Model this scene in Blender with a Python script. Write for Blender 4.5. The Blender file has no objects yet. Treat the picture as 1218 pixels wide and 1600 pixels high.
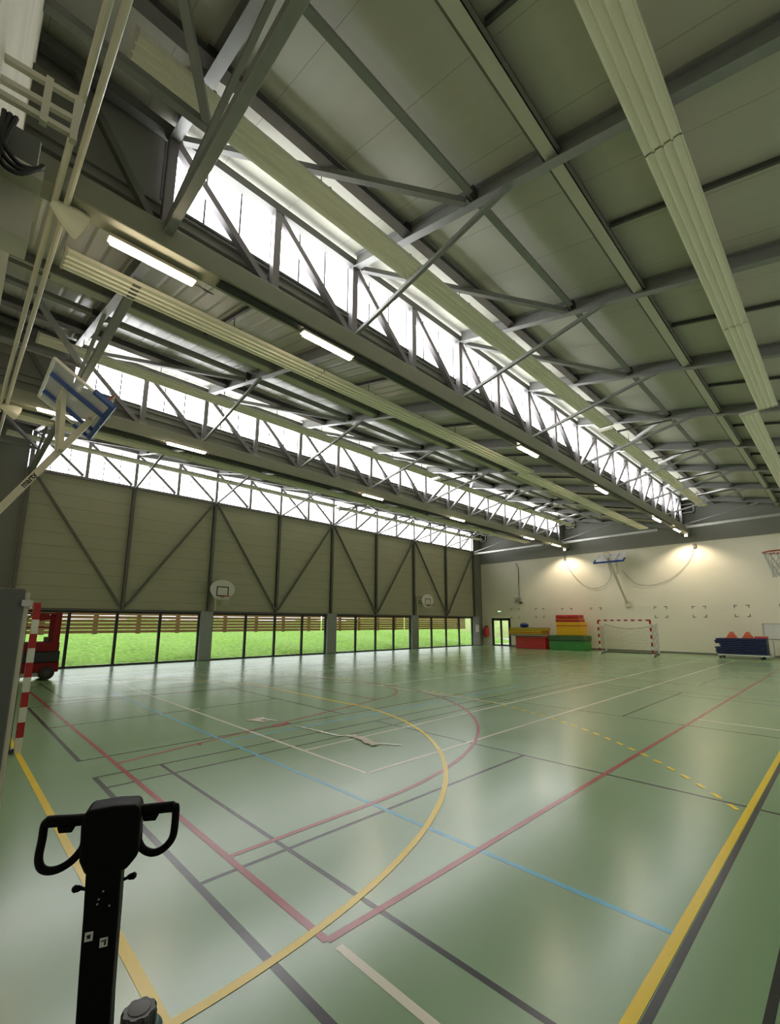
import bpy, bmesh, math, random
from mathutils import Vector, Matrix
random.seed(7)
S = bpy.context.scene
COL = S.collection

# ------------------------------------------------------------------ camera
cam_d = bpy.data.cameras.new('camera'); cam = bpy.data.objects.new('camera', cam_d); COL.objects.link(cam)
YAW, PITCH, ROLL = 0.796883833, 0.174325194, -0.00273860439
cam_d.sensor_fit = 'VERTICAL'; cam_d.sensor_height = 36.0; cam_d.sensor_width = 36.0
cam_d.lens = 698.735826 / 1600 * 36.0
cam_d.shift_y = (849.855717 - 800) / 1600
cam_d.clip_start = 0.05; cam_d.clip_end = 500
_cy, _sy, _cp, _sp = math.cos(YAW), math.sin(YAW), math.cos(PITCH), math.sin(PITCH)
fwd = Vector((_cy*_cp, _sy*_cp, _sp)); right = Vector((_sy, -_cy, 0)); down = fwd.cross(right)
_c, _s = math.cos(ROLL), math.sin(ROLL)
r2 = _c*right + _s*down; d2 = -_s*right + _c*down
m = Matrix.Identity(4)
for i in range(3):
    m[i][0] = r2[i]; m[i][1] = -d2[i]; m[i][2] = -fwd[i]
m[0][3], m[1][3], m[2][3] = 0.0, 0.0, 1.77
cam.matrix_world = m
S.camera = cam

# ------------------------------------------------------------------ light and exposure
PANE_STRENGTH = (6.5, 8.0, 4.8)   # daylight through the milky roof windows, camera side to window wall
SKY_STRENGTH = 1.5           # bright overcast sky
LAMP_STRENGTH = 26.0
w = bpy.data.worlds.new('overcast sky'); S.world = w; w.use_nodes = True
bg = w.node_tree.nodes['Background']; bg.inputs[0].default_value = (0.93, 0.97, 1.0, 1); bg.inputs[1].default_value = SKY_STRENGTH
S.view_settings.view_transform = 'Standard'; S.view_settings.look = 'None'
S.view_settings.gamma = 1.0; S.view_settings.exposure = 0.62; S.view_settings.use_curve_mapping = False
S.cycles.use_denoising = True; S.cycles.pixel_filter_type = 'BLACKMAN_HARRIS'; S.cycles.filter_width = 1.1
S.cycles.max_bounces = 14; S.cycles.diffuse_bounces = 10; S.cycles.glossy_bounces = 4; S.cycles.transparent_max_bounces = 12
S.cycles.sample_clamp_indirect = 6.0
S.cycles.caustics_reflective = False; S.cycles.caustics_refractive = False

# ------------------------------------------------------------------ materials
def mat(name, col, rough=0.5, metal=0.0, var=0.08, scale=3.0, bump=0.0, bscale=40.0, emit=None, es=0.0, rvar=0.1, coat=0.0, spec=0.5, stretch=(1, 1, 1)):
    mt = bpy.data.materials.new(name); mt.use_nodes = True
    nt = mt.node_tree; N = nt.nodes; L = nt.links
    b = N['Principled BSDF']
    tc = N.new('ShaderNodeTexCoord'); mp = N.new('ShaderNodeMapping'); mp.inputs['Scale'].default_value = stretch
    L.new(tc.outputs['Object'], mp.inputs[0])
    no = N.new('ShaderNodeTexNoise'); no.inputs['Scale'].default_value = scale; no.inputs['Detail'].default_value = 5
    L.new(mp.outputs[0], no.inputs['Vector'])
    cr = N.new('ShaderNodeMix'); cr.data_type = 'RGBA'
    lo = tuple(max(0, c*(1-var)) for c in col) + (1,); hi = tuple(min(1, c*(1+var)) for c in col) + (1,)
    cr.inputs[6].default_value = lo; cr.inputs[7].default_value = hi
    L.new(no.outputs['Fac'], cr.inputs[0]); L.new(cr.outputs[2], b.inputs['Base Color'])
    mr = N.new('ShaderNodeMapRange'); mr.inputs[3].default_value = max(0.02, rough-rvar); mr.inputs[4].default_value = min(1, rough+rvar)
    L.new(no.outputs['Fac'], mr.inputs[0]); L.new(mr.outputs[0], b.inputs['Roughness'])
    b.inputs['Metallic'].default_value = metal
    b.inputs['Specular IOR Level'].default_value = spec
    if coat: b.inputs['Coat Weight'].default_value = coat; b.inputs['Coat Roughness'].default_value = 0.15
    if bump:
        n2 = N.new('ShaderNodeTexNoise'); n2.inputs['Scale'].default_value = bscale; L.new(mp.outputs[0], n2.inputs['Vector'])
        bp = N.new('ShaderNodeBump'); bp.inputs['Strength'].default_value = bump; bp.inputs['Distance'].default_value = 0.02
        L.new(n2.outputs['Fac'], bp.inputs['Height']); L.new(bp.outputs[0], b.inputs['Normal'])
    if emit: b.inputs['Emission Color'].default_value = emit + (1,); b.inputs['Emission Strength'].default_value = es
    return mt

def add_grooves(mt, axis, period, width, dark=0.75, bump=0.4, noise=True):
    """joints of a cladding: thin grooves every `period` along `axis` (object space)"""
    nt = mt.node_tree; N = nt.nodes; L = nt.links; b = N['Principled BSDF']
    tc = N.new('ShaderNodeTexCoord'); sx = N.new('ShaderNodeSeparateXYZ'); L.new(tc.outputs['Object'], sx.inputs[0])
    md = N.new('ShaderNodeMath'); md.operation = 'PINGPONG'; md.inputs[1].default_value = period/2
    L.new(sx.outputs[axis], md.inputs[0])
    lt = N.new('ShaderNodeMapRange'); lt.inputs[1].default_value = 0; lt.inputs[2].default_value = width; lt.inputs[3].default_value = 0; lt.inputs[4].default_value = 1
    L.new(md.outputs[0], lt.inputs[0])
    old = b.inputs['Base Color'].links[0].from_socket
    mx = N.new('ShaderNodeMix'); mx.data_type = 'RGBA'; mx.blend_type = 'MULTIPLY'; mx.inputs[0].default_value = 1
    mm = N.new('ShaderNodeMapRange'); mm.inputs[3].default_value = dark; mm.inputs[4].default_value = 1
    L.new(lt.outputs[0], mm.inputs[0]); cc = N.new('ShaderNodeCombineColor')
    for i in range(3): L.new(mm.outputs[0], cc.inputs[i])
    L.new(old, mx.inputs[6]); L.new(cc.outputs[0], mx.inputs[7]); L.new(mx.outputs[2], b.inputs['Base Color'])
    bp = N.new('ShaderNodeBump'); bp.inputs['Strength'].default_value = bump; bp.inputs['Distance'].default_value = 0.02
    L.new(lt.outputs[0], bp.inputs['Height'])
    if b.inputs['Normal'].links: L.new(b.inputs['Normal'].links[0].from_socket, bp.inputs['Normal'])
    L.new(bp.outputs[0], b.inputs['Normal'])
    return mt

def glass(name, tint=(1, 1, 1), refl=0.05, painted_haze=False):
    mt = bpy.data.materials.new(name); mt.use_nodes = True
    nt = mt.node_tree; N = nt.nodes; L = nt.links; N.remove(N['Principled BSDF'])
    out = N['Material Output']
    t = N.new('ShaderNodeBsdfTransparent'); t.inputs[0].default_value = tint + (1,)
    g = N.new('ShaderNodeBsdfGlossy'); g.inputs['Roughness'].default_value = 0.03
    if painted_haze: g = N.new('ShaderNodeBsdfDiffuse'); g.inputs[0].default_value = (0.85, 0.86, 0.87, 1)  # pale diffuse mix paints a whitish reflected haze into the glass
    mx = N.new('ShaderNodeMixShader'); mx.inputs[0].default_value = refl; L.new(t.outputs[0], mx.inputs[1]); L.new(g.outputs[0], mx.inputs[2])
    L.new(mx.outputs[0], out.inputs[0])
    return mt

M = {}
M['deck'] = mat('roof lining sheet', (0.46, 0.455, 0.37), 0.6, 0.0, 0.06, 1.2, stretch=(6, 0.4, 1), rvar=0.08)
add_grooves(M['deck'], 0, 1.2, 0.012, 0.72, 0.25)
M['deck_ribbed'] = mat('ribbed roof lining sheet', (0.45, 0.45, 0.37), 0.36, 0.0, 0.08, 1.2, stretch=(9, 0.4, 1), rvar=0.1)
add_grooves(M['deck_ribbed'], 0, 0.30, 0.05, 0.86, 0.5)
M['boxpurlin'] = mat('pale purlin coating', (0.55, 0.54, 0.42), 0.5, 0, 0.06, 3)
M['topsteel'] = mat('dull top chord steel', (0.15, 0.15, 0.14), 0.5, 0.2, 0.12, 5)
M['glazebar'] = mat('grey glazing bar', (0.12, 0.12, 0.125), 0.5, 0.2, 0.1, 5)
M['steel'] = mat('galvanised roof steel', (0.27, 0.275, 0.26), 0.5, 0.35, 0.16, 6)
M['truss'] = mat('galvanised truss steel', (0.21, 0.195, 0.20), 0.45, 0.35, 0.14, 6)
M['chord'] = mat('dull grey box steel', (0.30, 0.30, 0.23), 0.55, 0.15, 0.12, 4)
M['darksteel'] = mat('dark painted steel', (0.07, 0.07, 0.065), 0.5, 0.2, 0.1, 5)
M['post'] = mat('grey painted steel post', (0.13, 0.13, 0.11), 0.5, 0.1, 0.1, 4)
M['clad'] = mat('grey wall cladding', (0.43, 0.42, 0.30), 0.55, 0.0, 0.08, 1.5, stretch=(0.6, 1, 3))
add_grooves(M['clad'], 2, 0.52, 0.02, 0.8, 0.5)
M['plain'] = mat('plain grey wall lining', (0.22, 0.22, 0.19), 0.6, 0, 0.06, 2)
M['farlow'] = mat('pale concrete wall', (0.83, 0.78, 0.655), 0.75, 0, 0.05, 0.9, bump=0.08, bscale=14)
M['farhigh'] = mat('grey upper wall lining', (0.24, 0.24, 0.21), 0.6, 0, 0.06, 1.5)
M['concrete'] = mat('stained concrete', (0.78, 0.74, 0.66), 0.8, 0, 0.22, 2.5, bump=0.3, bscale=18)
M['pier'] = mat('grey pier cladding', (0.30, 0.32, 0.31), 0.35, 0.2, 0.08, 3)
M['black'] = mat('black aluminium', (0.018, 0.018, 0.018), 0.4, 0.1, 0.1, 5)
M['heater'] = mat('cream enamelled panel', (0.88, 0.85, 0.70), 0.4, 0, 0.012, 2)
M['white'] = mat('white paint', (0.75, 0.74, 0.70), 0.45, 0, 0.05, 5)
M['cream'] = mat('cream paint', (0.62, 0.58, 0.47), 0.45, 0, 0.06, 5)
M['blue'] = mat('blue padding', (0.02, 0.075, 0.30), 0.45, 0, 0.08, 6)
M['red'] = mat('red paint', (0.42, 0.012, 0.016), 0.4, 0, 0.1, 5)
M['rim'] = mat('orange red rim paint', (0.45, 0.05, 0.025), 0.4, 0, 0.1, 5)
M['net'] = mat('white cord', (0.62, 0.6, 0.54), 0.8, 0, 0.08, 20)
M['cordgrey'] = mat('grey net cord', (0.17, 0.16, 0.14), 0.8, 0, 0.08, 20)
M['cable'] = mat('grey cable sheath', (0.10, 0.09, 0.075), 0.6, 0, 0.1, 20)
M['rubber'] = mat('black rubber', (0.02, 0.02, 0.02), 0.6, 0, 0.15, 20, bump=0.1)
M['tiller'] = mat('black machine plastic', (0.004, 0.0035, 0.0035), 0.6, 0, 0.2, 20, bump=0.05, bscale=120, spec=0.12)
M['teal'] = mat('dark teal plastic', (0.0, 0.085, 0.085), 0.4, 0, 0.1, 8)
M['capgrey'] = mat('dark grey cap', (0.05, 0.048, 0.048), 0.45, 0, 0.15, 20)
M['cabinet'] = mat('slate grey cabinet steel', (0.115, 0.117, 0.105), 0.45, 0.1, 0.06, 3)
M['redmat'] = mat('red vinyl', (0.58, 0.025, 0.025), 0.38, 0, 0.08, 3)
M['greenmat'] = mat('green vinyl', (0.05, 0.28, 0.05), 0.38, 0, 0.08, 3)
M['darkgreen'] = mat('dark green vinyl', (0.06, 0.13, 0.05), 0.45, 0, 0.1, 3)
M['yellowmat'] = mat('yellow vinyl', (0.90, 0.48, 0.01), 0.38, 0, 0.08, 3)
M['ochre'] = mat('ochre vinyl', (0.60, 0.40, 0.015), 0.45, 0, 0.1, 3)
M['greymat'] = mat('grey vinyl', (0.33, 0.32, 0.29), 0.5, 0, 0.1, 3)
M['navy'] = mat('navy vinyl', (0.012, 0.02, 0.085), 0.5, 0, 0.2, 3)
M['bluebag'] = mat('blue bag fabric', (0.02, 0.05, 0.22), 0.6, 0, 0.15, 10, bump=0.3)
M['orange'] = mat('orange plastic', (0.85, 0.17, 0.08), 0.4, 0, 0.05, 5)
M['coral'] = mat('coral red foam', (0.62, 0.08, 0.10), 0.5, 0, 0.06, 5)
M['wood'] = mat('weathered timber slat', (0.48, 0.27, 0.09), 0.7, 0, 0.35, 3, stretch=(0.5, 6, 6), bump=0.2)
M['gravel'] = mat('pale paving', (0.36, 0.34, 0.33), 0.85, 0, 0.2, 6)
M['turfedge'] = mat('pale turf edge', (0.34, 0.40, 0.20), 0.9, 0, 0.25, 5)  # pale green grey ground at the foot of the bank
M['hedge'] = mat('pale hedge leaves', (0.30, 0.38, 0.13), 0.9, 0, 0.4, 2.5, bump=0.8, bscale=9)
M['liftred'] = mat('backlit red machine paint', (0.20, 0.004, 0.006), 0.45, 0, 0.1, 5, spec=0.3)  # red darkened so the lift's backlit shade sits in the colour
M['paper'] = mat('white paper', (0.78, 0.78, 0.76), 0.7, 0, 0.02, 5)
M['mark'] = mat('grey wall paint mark', (0.19, 0.185, 0.16), 0.7, 0, 0.1, 8)
M['discgrey'] = mat('grey cap centre', (0.11, 0.105, 0.10), 0.5, 0, 0.1, 30)
M['greyline'] = mat('silver bracket', (0.55, 0.55, 0.52), 0.35, 0.6, 0.1, 8)
M['tape'] = mat('grubby white tape', (0.62, 0.56, 0.48), 0.6, 0, 0.15, 12)
M['exit'] = mat('exit sign green', (0.05, 0.35, 0.15), 0.4, 0, 0.05, 5, emit=(0.75, 0.95, 0.7), es=0.6)
M['glass'] = glass('window glass')
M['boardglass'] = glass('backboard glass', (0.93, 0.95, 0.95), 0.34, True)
M['lamp'] = mat('lit lamp diffuser', (0.9, 0.9, 0.85), 0.4, 0, 0.01, 5, emit=(1.0, 0.83, 0.6), es=LAMP_STRENGTH)
for i in range(3): M['pane%d' % i] = mat('milky roof glazing %d' % i, (0.85, 0.85, 0.86), 0.4, 0, 0.01, 2, emit=(0.98, 0.985, 1.0), es=PANE_STRENGTH[i])
M['spot'] = mat('lit spotlight lens', (0.9, 0.9, 0.8), 0.4, 0, 0.01, 5, emit=(1.0, 0.85, 0.65), es=2.5)

# grass: patches of lighter and darker green
def grass_mat():
    mt = mat('grass bank', (0.10, 0.25, 0.012), 0.9, 0, 0.45, 1.1, bump=0.8, bscale=7, stretch=(1, 1.2, 2.2))
    nt = mt.node_tree; N = nt.nodes; L = nt.links; b = N['Principled BSDF']
    old = b.inputs['Base Color'].links[0].from_socket
    n = N.new('ShaderNodeTexNoise'); n.inputs['Scale'].default_value = 6; n.inputs['Detail'].default_value = 8
    tc = N.new('ShaderNodeTexCoord'); L.new(tc.outputs['Object'], n.inputs['Vector'])
    rp = N.new('ShaderNodeMapRange'); rp.inputs[1].default_value = 0.35; rp.inputs[2].default_value = 0.68; L.new(n.outputs['Fac'], rp.inputs[0])
    mx = N.new('ShaderNodeMix'); mx.data_type = 'RGBA'; mx.inputs[7].default_value = (0.24, 0.40, 0.05, 1)
    L.new(rp.outputs[0], mx.inputs[0]); L.new(old, mx.inputs[6]); L.new(mx.outputs[2], b.inputs['Base Color'])
    return mt
M['grass'] = grass_mat()

def floor_mat(name, col, spec=0.55):
    mt = mat(name, col, 0.22, 0, 0.10, 0.5, spec=spec)
    nt = mt.node_tree; N = nt.nodes; L = nt.links; b = N['Principled BSDF']
    tc = N.new('ShaderNodeTexCoord')
    # polished and dulled patches, trodden unevenly
    n1 = N.new('ShaderNodeTexNoise'); n1.inputs['Scale'].default_value = 0.6; n1.inputs['Detail'].default_value = 4; n1.inputs['Roughness'].default_value = 0.5
    n1.inputs['Distortion'].default_value = 0.6
    L.new(tc.outputs['Object'], n1.inputs['Vector'])
    mr = N.new('ShaderNodeMapRange'); mr.inputs[1].default_value = 0.3; mr.inputs[2].default_value = 0.75; mr.inputs[3].default_value = 0.21; mr.inputs[4].default_value = 0.27
    L.new(n1.outputs['Fac'], mr.inputs[0]); L.new(mr.outputs[0], b.inputs['Roughness'])
    n2 = N.new('ShaderNodeTexNoise'); n2.inputs['Scale'].default_value = 1.6; n2.inputs['Detail'].default_value = 3
    L.new(tc.outputs['Object'], n2.inputs['Vector'])
    bp = N.new('ShaderNodeBump'); bp.inputs['Strength'].default_value = 0.07; bp.inputs['Distance'].default_value = 0.012
    L.new(n2.outputs['Fac'], bp.inputs['Height']); L.new(bp.outputs[0], b.inputs['Normal'])
    return mt
M['floor'] = floor_mat('green sports floor', (0.225, 0.365, 0.185), 1.0)
M['l_yellow'] = floor_mat('yellow court paint', (0.92, 0.64, 0.012), 0.45)
M['l_red'] = floor_mat('red court paint', (0.40, 0.05, 0.06), 0.6)
M['l_white'] = floor_mat('white court paint', (0.85, 0.80, 0.68), 0.5)
M['l_blue'] = floor_mat('blue court paint', (0.16, 0.50, 0.72))
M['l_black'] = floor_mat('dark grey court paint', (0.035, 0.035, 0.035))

# ------------------------------------------------------------------ building helpers
class MB:
    def __init__(s): s.v = []; s.f = []; s.mi = []
    def _add(s, vs, fs, mi=0):
        o = len(s.v); s.v += [tuple(x) for x in vs]
        for f in fs: s.f.append([i+o for i in f]); s.mi.append(mi)
        return s
    def box(s, x0, x1, y0, y1, z0, z1, mi=0):
        if x0 > x1: x0, x1 = x1, x0
        if y0 > y1: y0, y1 = y1, y0
        if z0 > z1: z0, z1 = z1, z0
        vs = [(x, y, z) for z in (z0, z1) for y in (y0, y1) for x in (x0, x1)]
        return s._add(vs, [(0,2,3,1),(4,5,7,6),(0,1,5,4),(2,6,7,3),(0,4,6,2),(1,3,7,5)], mi)
    def bar(s, p, q, wd, ht, up=(0,0,1), mi=0):
        p = Vector(p); q = Vector(q); d = (q-p).normalized(); up = Vector(up)
        if abs(d.dot(up)) > 0.98: up = Vector((1,0,0)) if abs(d.x) < 0.9 else Vector((0,1,0))
        sd = d.cross(up).normalized(); u = sd.cross(d).normalized()
        vs = []
        for e in (p, q):
            for a, b in ((-1,-1),(1,-1),(1,1),(-1,1)): vs.append(e + sd*(a*wd/2) + u*(b*ht/2))
        return s._add(vs, [(0,3,2,1),(4,5,6,7),(0,1,5,4),(1,2,6,5),(2,3,7,6),(3,0,4,7)], mi)
    def ibeam(s, p, q, wd, ht, up=(0,0,1), tf=0.014, tw=0.012):
        p = Vector(p); q = Vector(q); d = (q-p).normalized(); up = Vector(up); sd = d.cross(up).normalized(); u = sd.cross(d).normalized()
        s.bar(p+u*(ht/2-tf/2), q+u*(ht/2-tf/2), wd, tf, up); s.bar(p-u*(ht/2-tf/2), q-u*(ht/2-tf/2), wd, tf, up)
        return s.bar(p, q, tw, ht-2*tf, up)
    def tube(s, pts, r, n=8, closed=False, mi=0, cap=True):
        pts = [Vector(p) for p in pts]; k = len(pts); rings = []
        rs = r if isinstance(r, (list, tuple)) else [r]*k
        ref = None
        for i in range(k):
            a = pts[(i-1) % k] if (closed or i > 0) else pts[i]; b = pts[(i+1) % k] if (closed or i < k-1) else pts[i]
            d = (b-a).normalized()
            if ref is None:
                ref = Vector((0,0,1)) if abs(d.z) < 0.9 else Vector((1,0,0))
            x = (ref - d*ref.dot(d)).normalized(); ref = x; y = d.cross(x)
            rings.append([pts[i] + (x*math.cos(2*math.pi*j/n) + y*math.sin(2*math.pi*j/n))*rs[i] for j in range(n)])
        vs = [v for rg in rings for v in rg]; fs = []
        for i in range(k if closed else k-1):
            i2 = (i+1) % k
            for j in range(n): fs.append((i*n+j, i*n+(j+1) % n, i2*n+(j+1) % n, i2*n+j))
        if not closed and cap: fs += [tuple(range(n-1, -1, -1)), tuple((k-1)*n+j for j in range(n))]
        return s._add(vs, fs, mi)
    def lathe(s, c, prof, n=20, ax=(0,0,1), mi=0):
        c = Vector(c); ax = Vector(ax).normalized()
        x = ax.orthogonal().normalized(); y = ax.cross(x); vs = []
        for r, h in prof:
            for j in range(n): t = 2*math.pi*j/n; vs.append(c + ax*h + (x*math.cos(t)+y*math.sin(t))*r)
        fs = []
        for i in range(len(prof)-1):
            for j in range(n): fs.append((i*n+j, i*n+(j+1) % n, (i+1)*n+(j+1) % n, (i+1)*n+j))
        fs += [tuple(range(n-1, -1, -1)), tuple((len(prof)-1)*n+j for j in range(n))]
        return s._add(vs, fs, mi)
    def prism(s, poly, off, mi=0):
        """poly: 3D points of one face; off: extrusion vector"""
        n = len(poly); off = Vector(off); vs = [Vector(p) for p in poly] + [Vector(p)+off for p in poly]
        fs = [tuple(range(n-1, -1, -1)), tuple(range(n, 2*n))] + [(i, (i+1) % n, n+(i+1) % n, n+i) for i in range(n)]
        return s._add(vs, fs, mi)
    def quad(s, a, b, c, d, mi=0): return s._add([a, b, c, d], [(0,1,2,3)], mi)
    def build(s, name, mats, parent=None, bevel=0, smooth=False, label=None, origin=None, seg=2):
        me = bpy.data.meshes.new(name)
        org = Vector(origin) if origin else (parent['_w'] if False else Vector((0,0,0)))
        base = WORLD.get(parent.name, Vector((0,0,0))) if parent else Vector((0,0,0))
        loc = org if origin else base
        me.from_pydata([tuple(Vector(v)-loc) for v in s.v], [], s.f)
        for mm in (mats if isinstance(mats, (list, tuple)) else [mats]): me.materials.append(M[mm])
        for p, i in zip(me.polygons, s.mi): p.material_index = i; p.use_smooth = smooth
        b = bmesh.new(); b.from_mesh(me); bmesh.ops.recalc_face_normals(b, faces=b.faces); b.to_mesh(me); b.free()
        o = bpy.data.objects.new(name, me); COL.objects.link(o)
        if parent: o.parent = parent; o.location = loc-base
        else: o.location = loc
        WORLD[o.name] = loc.copy()
        if bevel:
            bv = o.modifiers.new('bevel', 'BEVEL'); bv.width = bevel; bv.segments = seg; bv.limit_method = 'ANGLE'; bv.angle_limit = math.radians(40)
        if smooth:
            try: me.set_sharp_from_angle(angle=math.radians(42))
            except Exception: pass
        if label: o['label'] = label
        return o
WORLD = {}
def thing(name, label, cat, loc, group=None):
    o = bpy.data.objects.new(name, None); COL.objects.link(o); o.location = loc; o.empty_display_size = 0.2
    WORLD[o.name] = Vector(loc)
    return tag(o, label, cat, group)
def tag(o, label, cat, group=None):
    o['label'] = label; o['category'] = cat
    if group: o['group'] = group
    return o
def struct(o): o['kind'] = 'structure'; return o
def struct_root(name, loc):
    o = bpy.data.objects.new(name, None); COL.objects.link(o); o.location = loc; WORLD[o.name] = Vector(loc); o['kind'] = 'structure'; return o
def copy_thing(src, delta, label, group=None):
    c = src.copy(); COL.objects.link(c); c.location = Vector(src.location)+Vector(delta); WORLD[c.name] = Vector(c.location)
    c['label'] = label
    if group: c['group'] = group
    for ch in list(src.children):
        k = ch.copy(); COL.objects.link(k); k.parent = c
        for g in list(ch.children):
            h = g.copy(); COL.objects.link(h); h.parent = k
    return c
ORD = ['first', 'second', 'third', 'fourth', 'fifth', 'sixth', 'seventh', 'eighth', 'ninth', 'tenth', 'eleventh', 'twelfth']

# ------------------------------------------------------------------ dimensions (metres; x along the hall, y across it towards the window wall)
XF = 31.6; XN = -0.06; YR = -1.10; YL = 21.4
TY = (6.43, 13.91, 21.30)               # the three lattice trusses under the roof windows
GX = [1.6 + 1.8*k for k in range(17)]   # truss node lines
RX = [1.6 + 3.6*k for k in range(9)]    # rafter lines
SL = 0.245
def zraft(yt, y): return 9.05 - SL*(yt-y)   # underside of the rafters in the bay that falls from truss yt
BAY = ['nearest bay', 'middle bay', 'window-wall bay']
ROW = ['nearest row of roof windows', 'middle row of roof windows', 'row of windows above the cladding wall']

# ------------------------------------------------------------------ floor and its court lines
fl = struct(MB().box(-1.2, XF+0.3, YR-0.2, YL+0.25, -0.12, 0.0).build('floor', 'floor'))
def strip(mb, p, q, wd, z):
    p = Vector((p[0], p[1], 0)); q = Vector((q[0], q[1], 0)); d = (q-p).normalized(); n = Vector((-d.y, d.x, 0))*wd/2
    mb._add([(p+n).to_tuple()[:2]+(z,), (p-n).to_tuple()[:2]+(z,), (q-n).to_tuple()[:2]+(z,), (q+n).to_tuple()[:2]+(z,)], [(0,1,2,3)])
def arcstrip(mb, c, rx, ry, a0, a1, wd, z, n=48, dash=None):
    L = 0
    pts = []
    for i in range(n+1):
        a = math.radians(a0+(a1-a0)*i/n)
        pts.append((Vector((c[0]+(rx+wd/2)*math.cos(a), c[1]+(ry+wd/2)*math.sin(a), z)), Vector((c[0]+(rx-wd/2)*math.cos(a), c[1]+(ry-wd/2)*math.sin(a), z))))
    for i in range(n):
        if dash and i % 2: continue
        mb._add([pts[i][0], pts[i][1], pts[i+1][1], pts[i+1][0]], [(0,1,2,3)])
def lines(name, matname, segs, wd=0.05, z=0.0012, arcs=(), label=None):
    mb = MB()
    for i, (p, q) in enumerate(segs): strip(mb, p, q, wd, z+0.00002*i)
    for a in arcs: arcstrip(mb, *a)
    return mb.build(name, matname, fl, label=label)
YC = 9.8; XM = 15.75
def mir(segs): return [((2*XM-a[0], a[1]), (2*XM-b[0], b[1])) for a, b in segs]
ZY, ZR, ZW, ZB, ZK = 0.0020, 0.0015, 0.0012, 0.0009, 0.0006
lines('handball_goal_line', 'l_yellow', [((0.92, 0.93), (0.92, 18.7)), ((30.6, 0.93), (30.6, 18.7))], 0.06, ZY)
lines('handball_sideline', 'l_yellow', [((0.92, 0.93), (30.6, 0.93)), ((0.92, 18.67), (30.6, 18.67))], 0.058, ZY+0.0003)
lines('goal_area_line', 'l_yellow', [((6.58, 7.9), (6.6, 11.3))], 0.055, ZY+0.0006,
      [((0.92, 8.2), 5.72, 5.85, -90, -2, 0.055, ZY+0.0006, 60), ((0.92, 11.3), 5.72, 5.85, 0, 90, 0.055, ZY+0.0006, 50), ((30.6, 8.2), 5.72, 5.85, 180, 270, 0.055, ZY+0.0006, 50), ((30.6, 11.3), 5.72, 5.85, 90, 180, 0.055, ZY+0.0006, 50)])
lines('free_throw_line', 'l_yellow', [], 0.05, ZY+0.0006,
      [((0.92, 8.27), 8.42, 8.8, -55.6, 0, 0.05, ZY+0.0006, 57, True), ((0.92, 11.3), 8.42, 8.8, 0, 55.6, 0.05, ZY+0.0006, 57, True), ((30.6, 8.27), 8.42, 8.8, 180, 235.6, 0.05, ZY+0.0006, 57, True)])
bb = [((1.76, 2.30), (1.76, 17.3)), ((1.76, 3.57), (3.2, 3.57)), ((1.76, 16.03), (3.2, 16.03))]
key = [((1.76, 6.76), (7.4, 8.0)), ((1.76, 12.84), (7.4, 11.6)), ((7.4, 8.0), (7.4, 11.6))]
lines('basketball_line', 'l_red', bb + mir(bb) + [((1.76, 2.30), (29.74, 2.30)), ((1.76, 17.3), (29.74, 17.3)), ((XM, 2.3), (XM, 17.3))], 0.052, ZR)
lines('three_point_line', 'l_red', [], 0.052, ZR+0.0002, [((3.2, YC), 6.1, 6.23, -90, 90, 0.052, ZR+0.0002, 80), ((28.3, YC), 6.1, 6.23, 90, 270, 0.052, ZR+0.0002, 80)])
tk = [((2.9+0.85*k, 7.0+0.19*k), (2.88+0.85*k, 6.9+0.19*k)) for k in range(5)]
lines('key_line', 'l_red', key + mir(key) + tk, 0.046, ZR+0.0003, [((7.4, YC), 1.75, 1.75, -90, 90, 0.046, ZR+0.0003, 40), ((24.1, YC), 1.75, 1.75, 90, 270, 0.046, ZR+0.0003, 40), ((XM, YC), 1.8, 1.8, 0, 360, 0.046, ZR+0.0003, 60)])
lines('neutral_block', 'l_red', [((4.25, 7.21), (4.62, 7.29))], 0.11, ZR+0.0004)
ws = [((3.81, 4.28), (3.81, 15.3)), ((9.1, 5.62), (9.1, 13.95)), ((27.6, 4.28), (27.6, 15.3)), ((22.4, 5.62), (22.4, 13.95))]
lines('tennis_line', 'l_white', ws + [((3.81, 4.28), (27.6, 4.28)), ((3.81, 5.62), (27.6, 5.62)), ((3.81, 13.95), (27.6, 13.95)), ((3.81, 15.3), (27.6, 15.3)), ((9.1, 9.72), (22.4, 9.72)), ((3.81, 9.72), (4.0, 9.72))], 0.05, ZW)
lines('side_court_line', 'l_white', [((1.78, 2.22), (1.78, 0.98)), ((10.28, 2.26), (10.28, 0.98))], 0.052, ZW)
lines('volleyball_line', 'l_blue', [((3.24, 0.96), (3.24, 14.2)), ((3.24, 6.85), (12.0, 6.85))], 0.05, ZB, label='pale blue court line')
ka = []
for yy in (0.49, 5.88, 6.34): ka.append(((1.45, yy), (13.95, yy)))
for xx in (2.16, 13.28): ka.append(((xx, 0.49), (xx, 6.34)))
for xx in (5.84, 9.57): ka.append(((xx, 0.49), (xx, 6.34)))
ka += [((1.45, 3.36), (5.84, 3.36)), ((9.57, 3.36), (13.95, 3.36)), ((15.8, 3.37), (19.5, 3.37)), ((13.95, 0.49), (13.95, 6.34))]
ka += [((1.45, 7.2), (12.0, 7.2)), ((1.45, 9.72), (5.8, 9.72)), ((1.45, 12.25), (12.0, 12.25)), ((2.18, 13.25), (2.18, 17.0)), ((2.18, 13.25), (12.0, 13.25)), ((5.8, 7.2), (5.8, 12.25))]
ka += [((0.92, 0.875), (30.6, 0.875))]  # dark strip painting the shadow line beside the yellow sideline
lines('badminton_and_shadow_line', 'l_black', ka, 0.04, ZK)
lines('badminton_baseline', 'l_black', [((1.45, 0.49), (1.45, 6.36)), ((1.45, 7.18), (1.45, 12.25))], 0.052, ZK)

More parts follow.
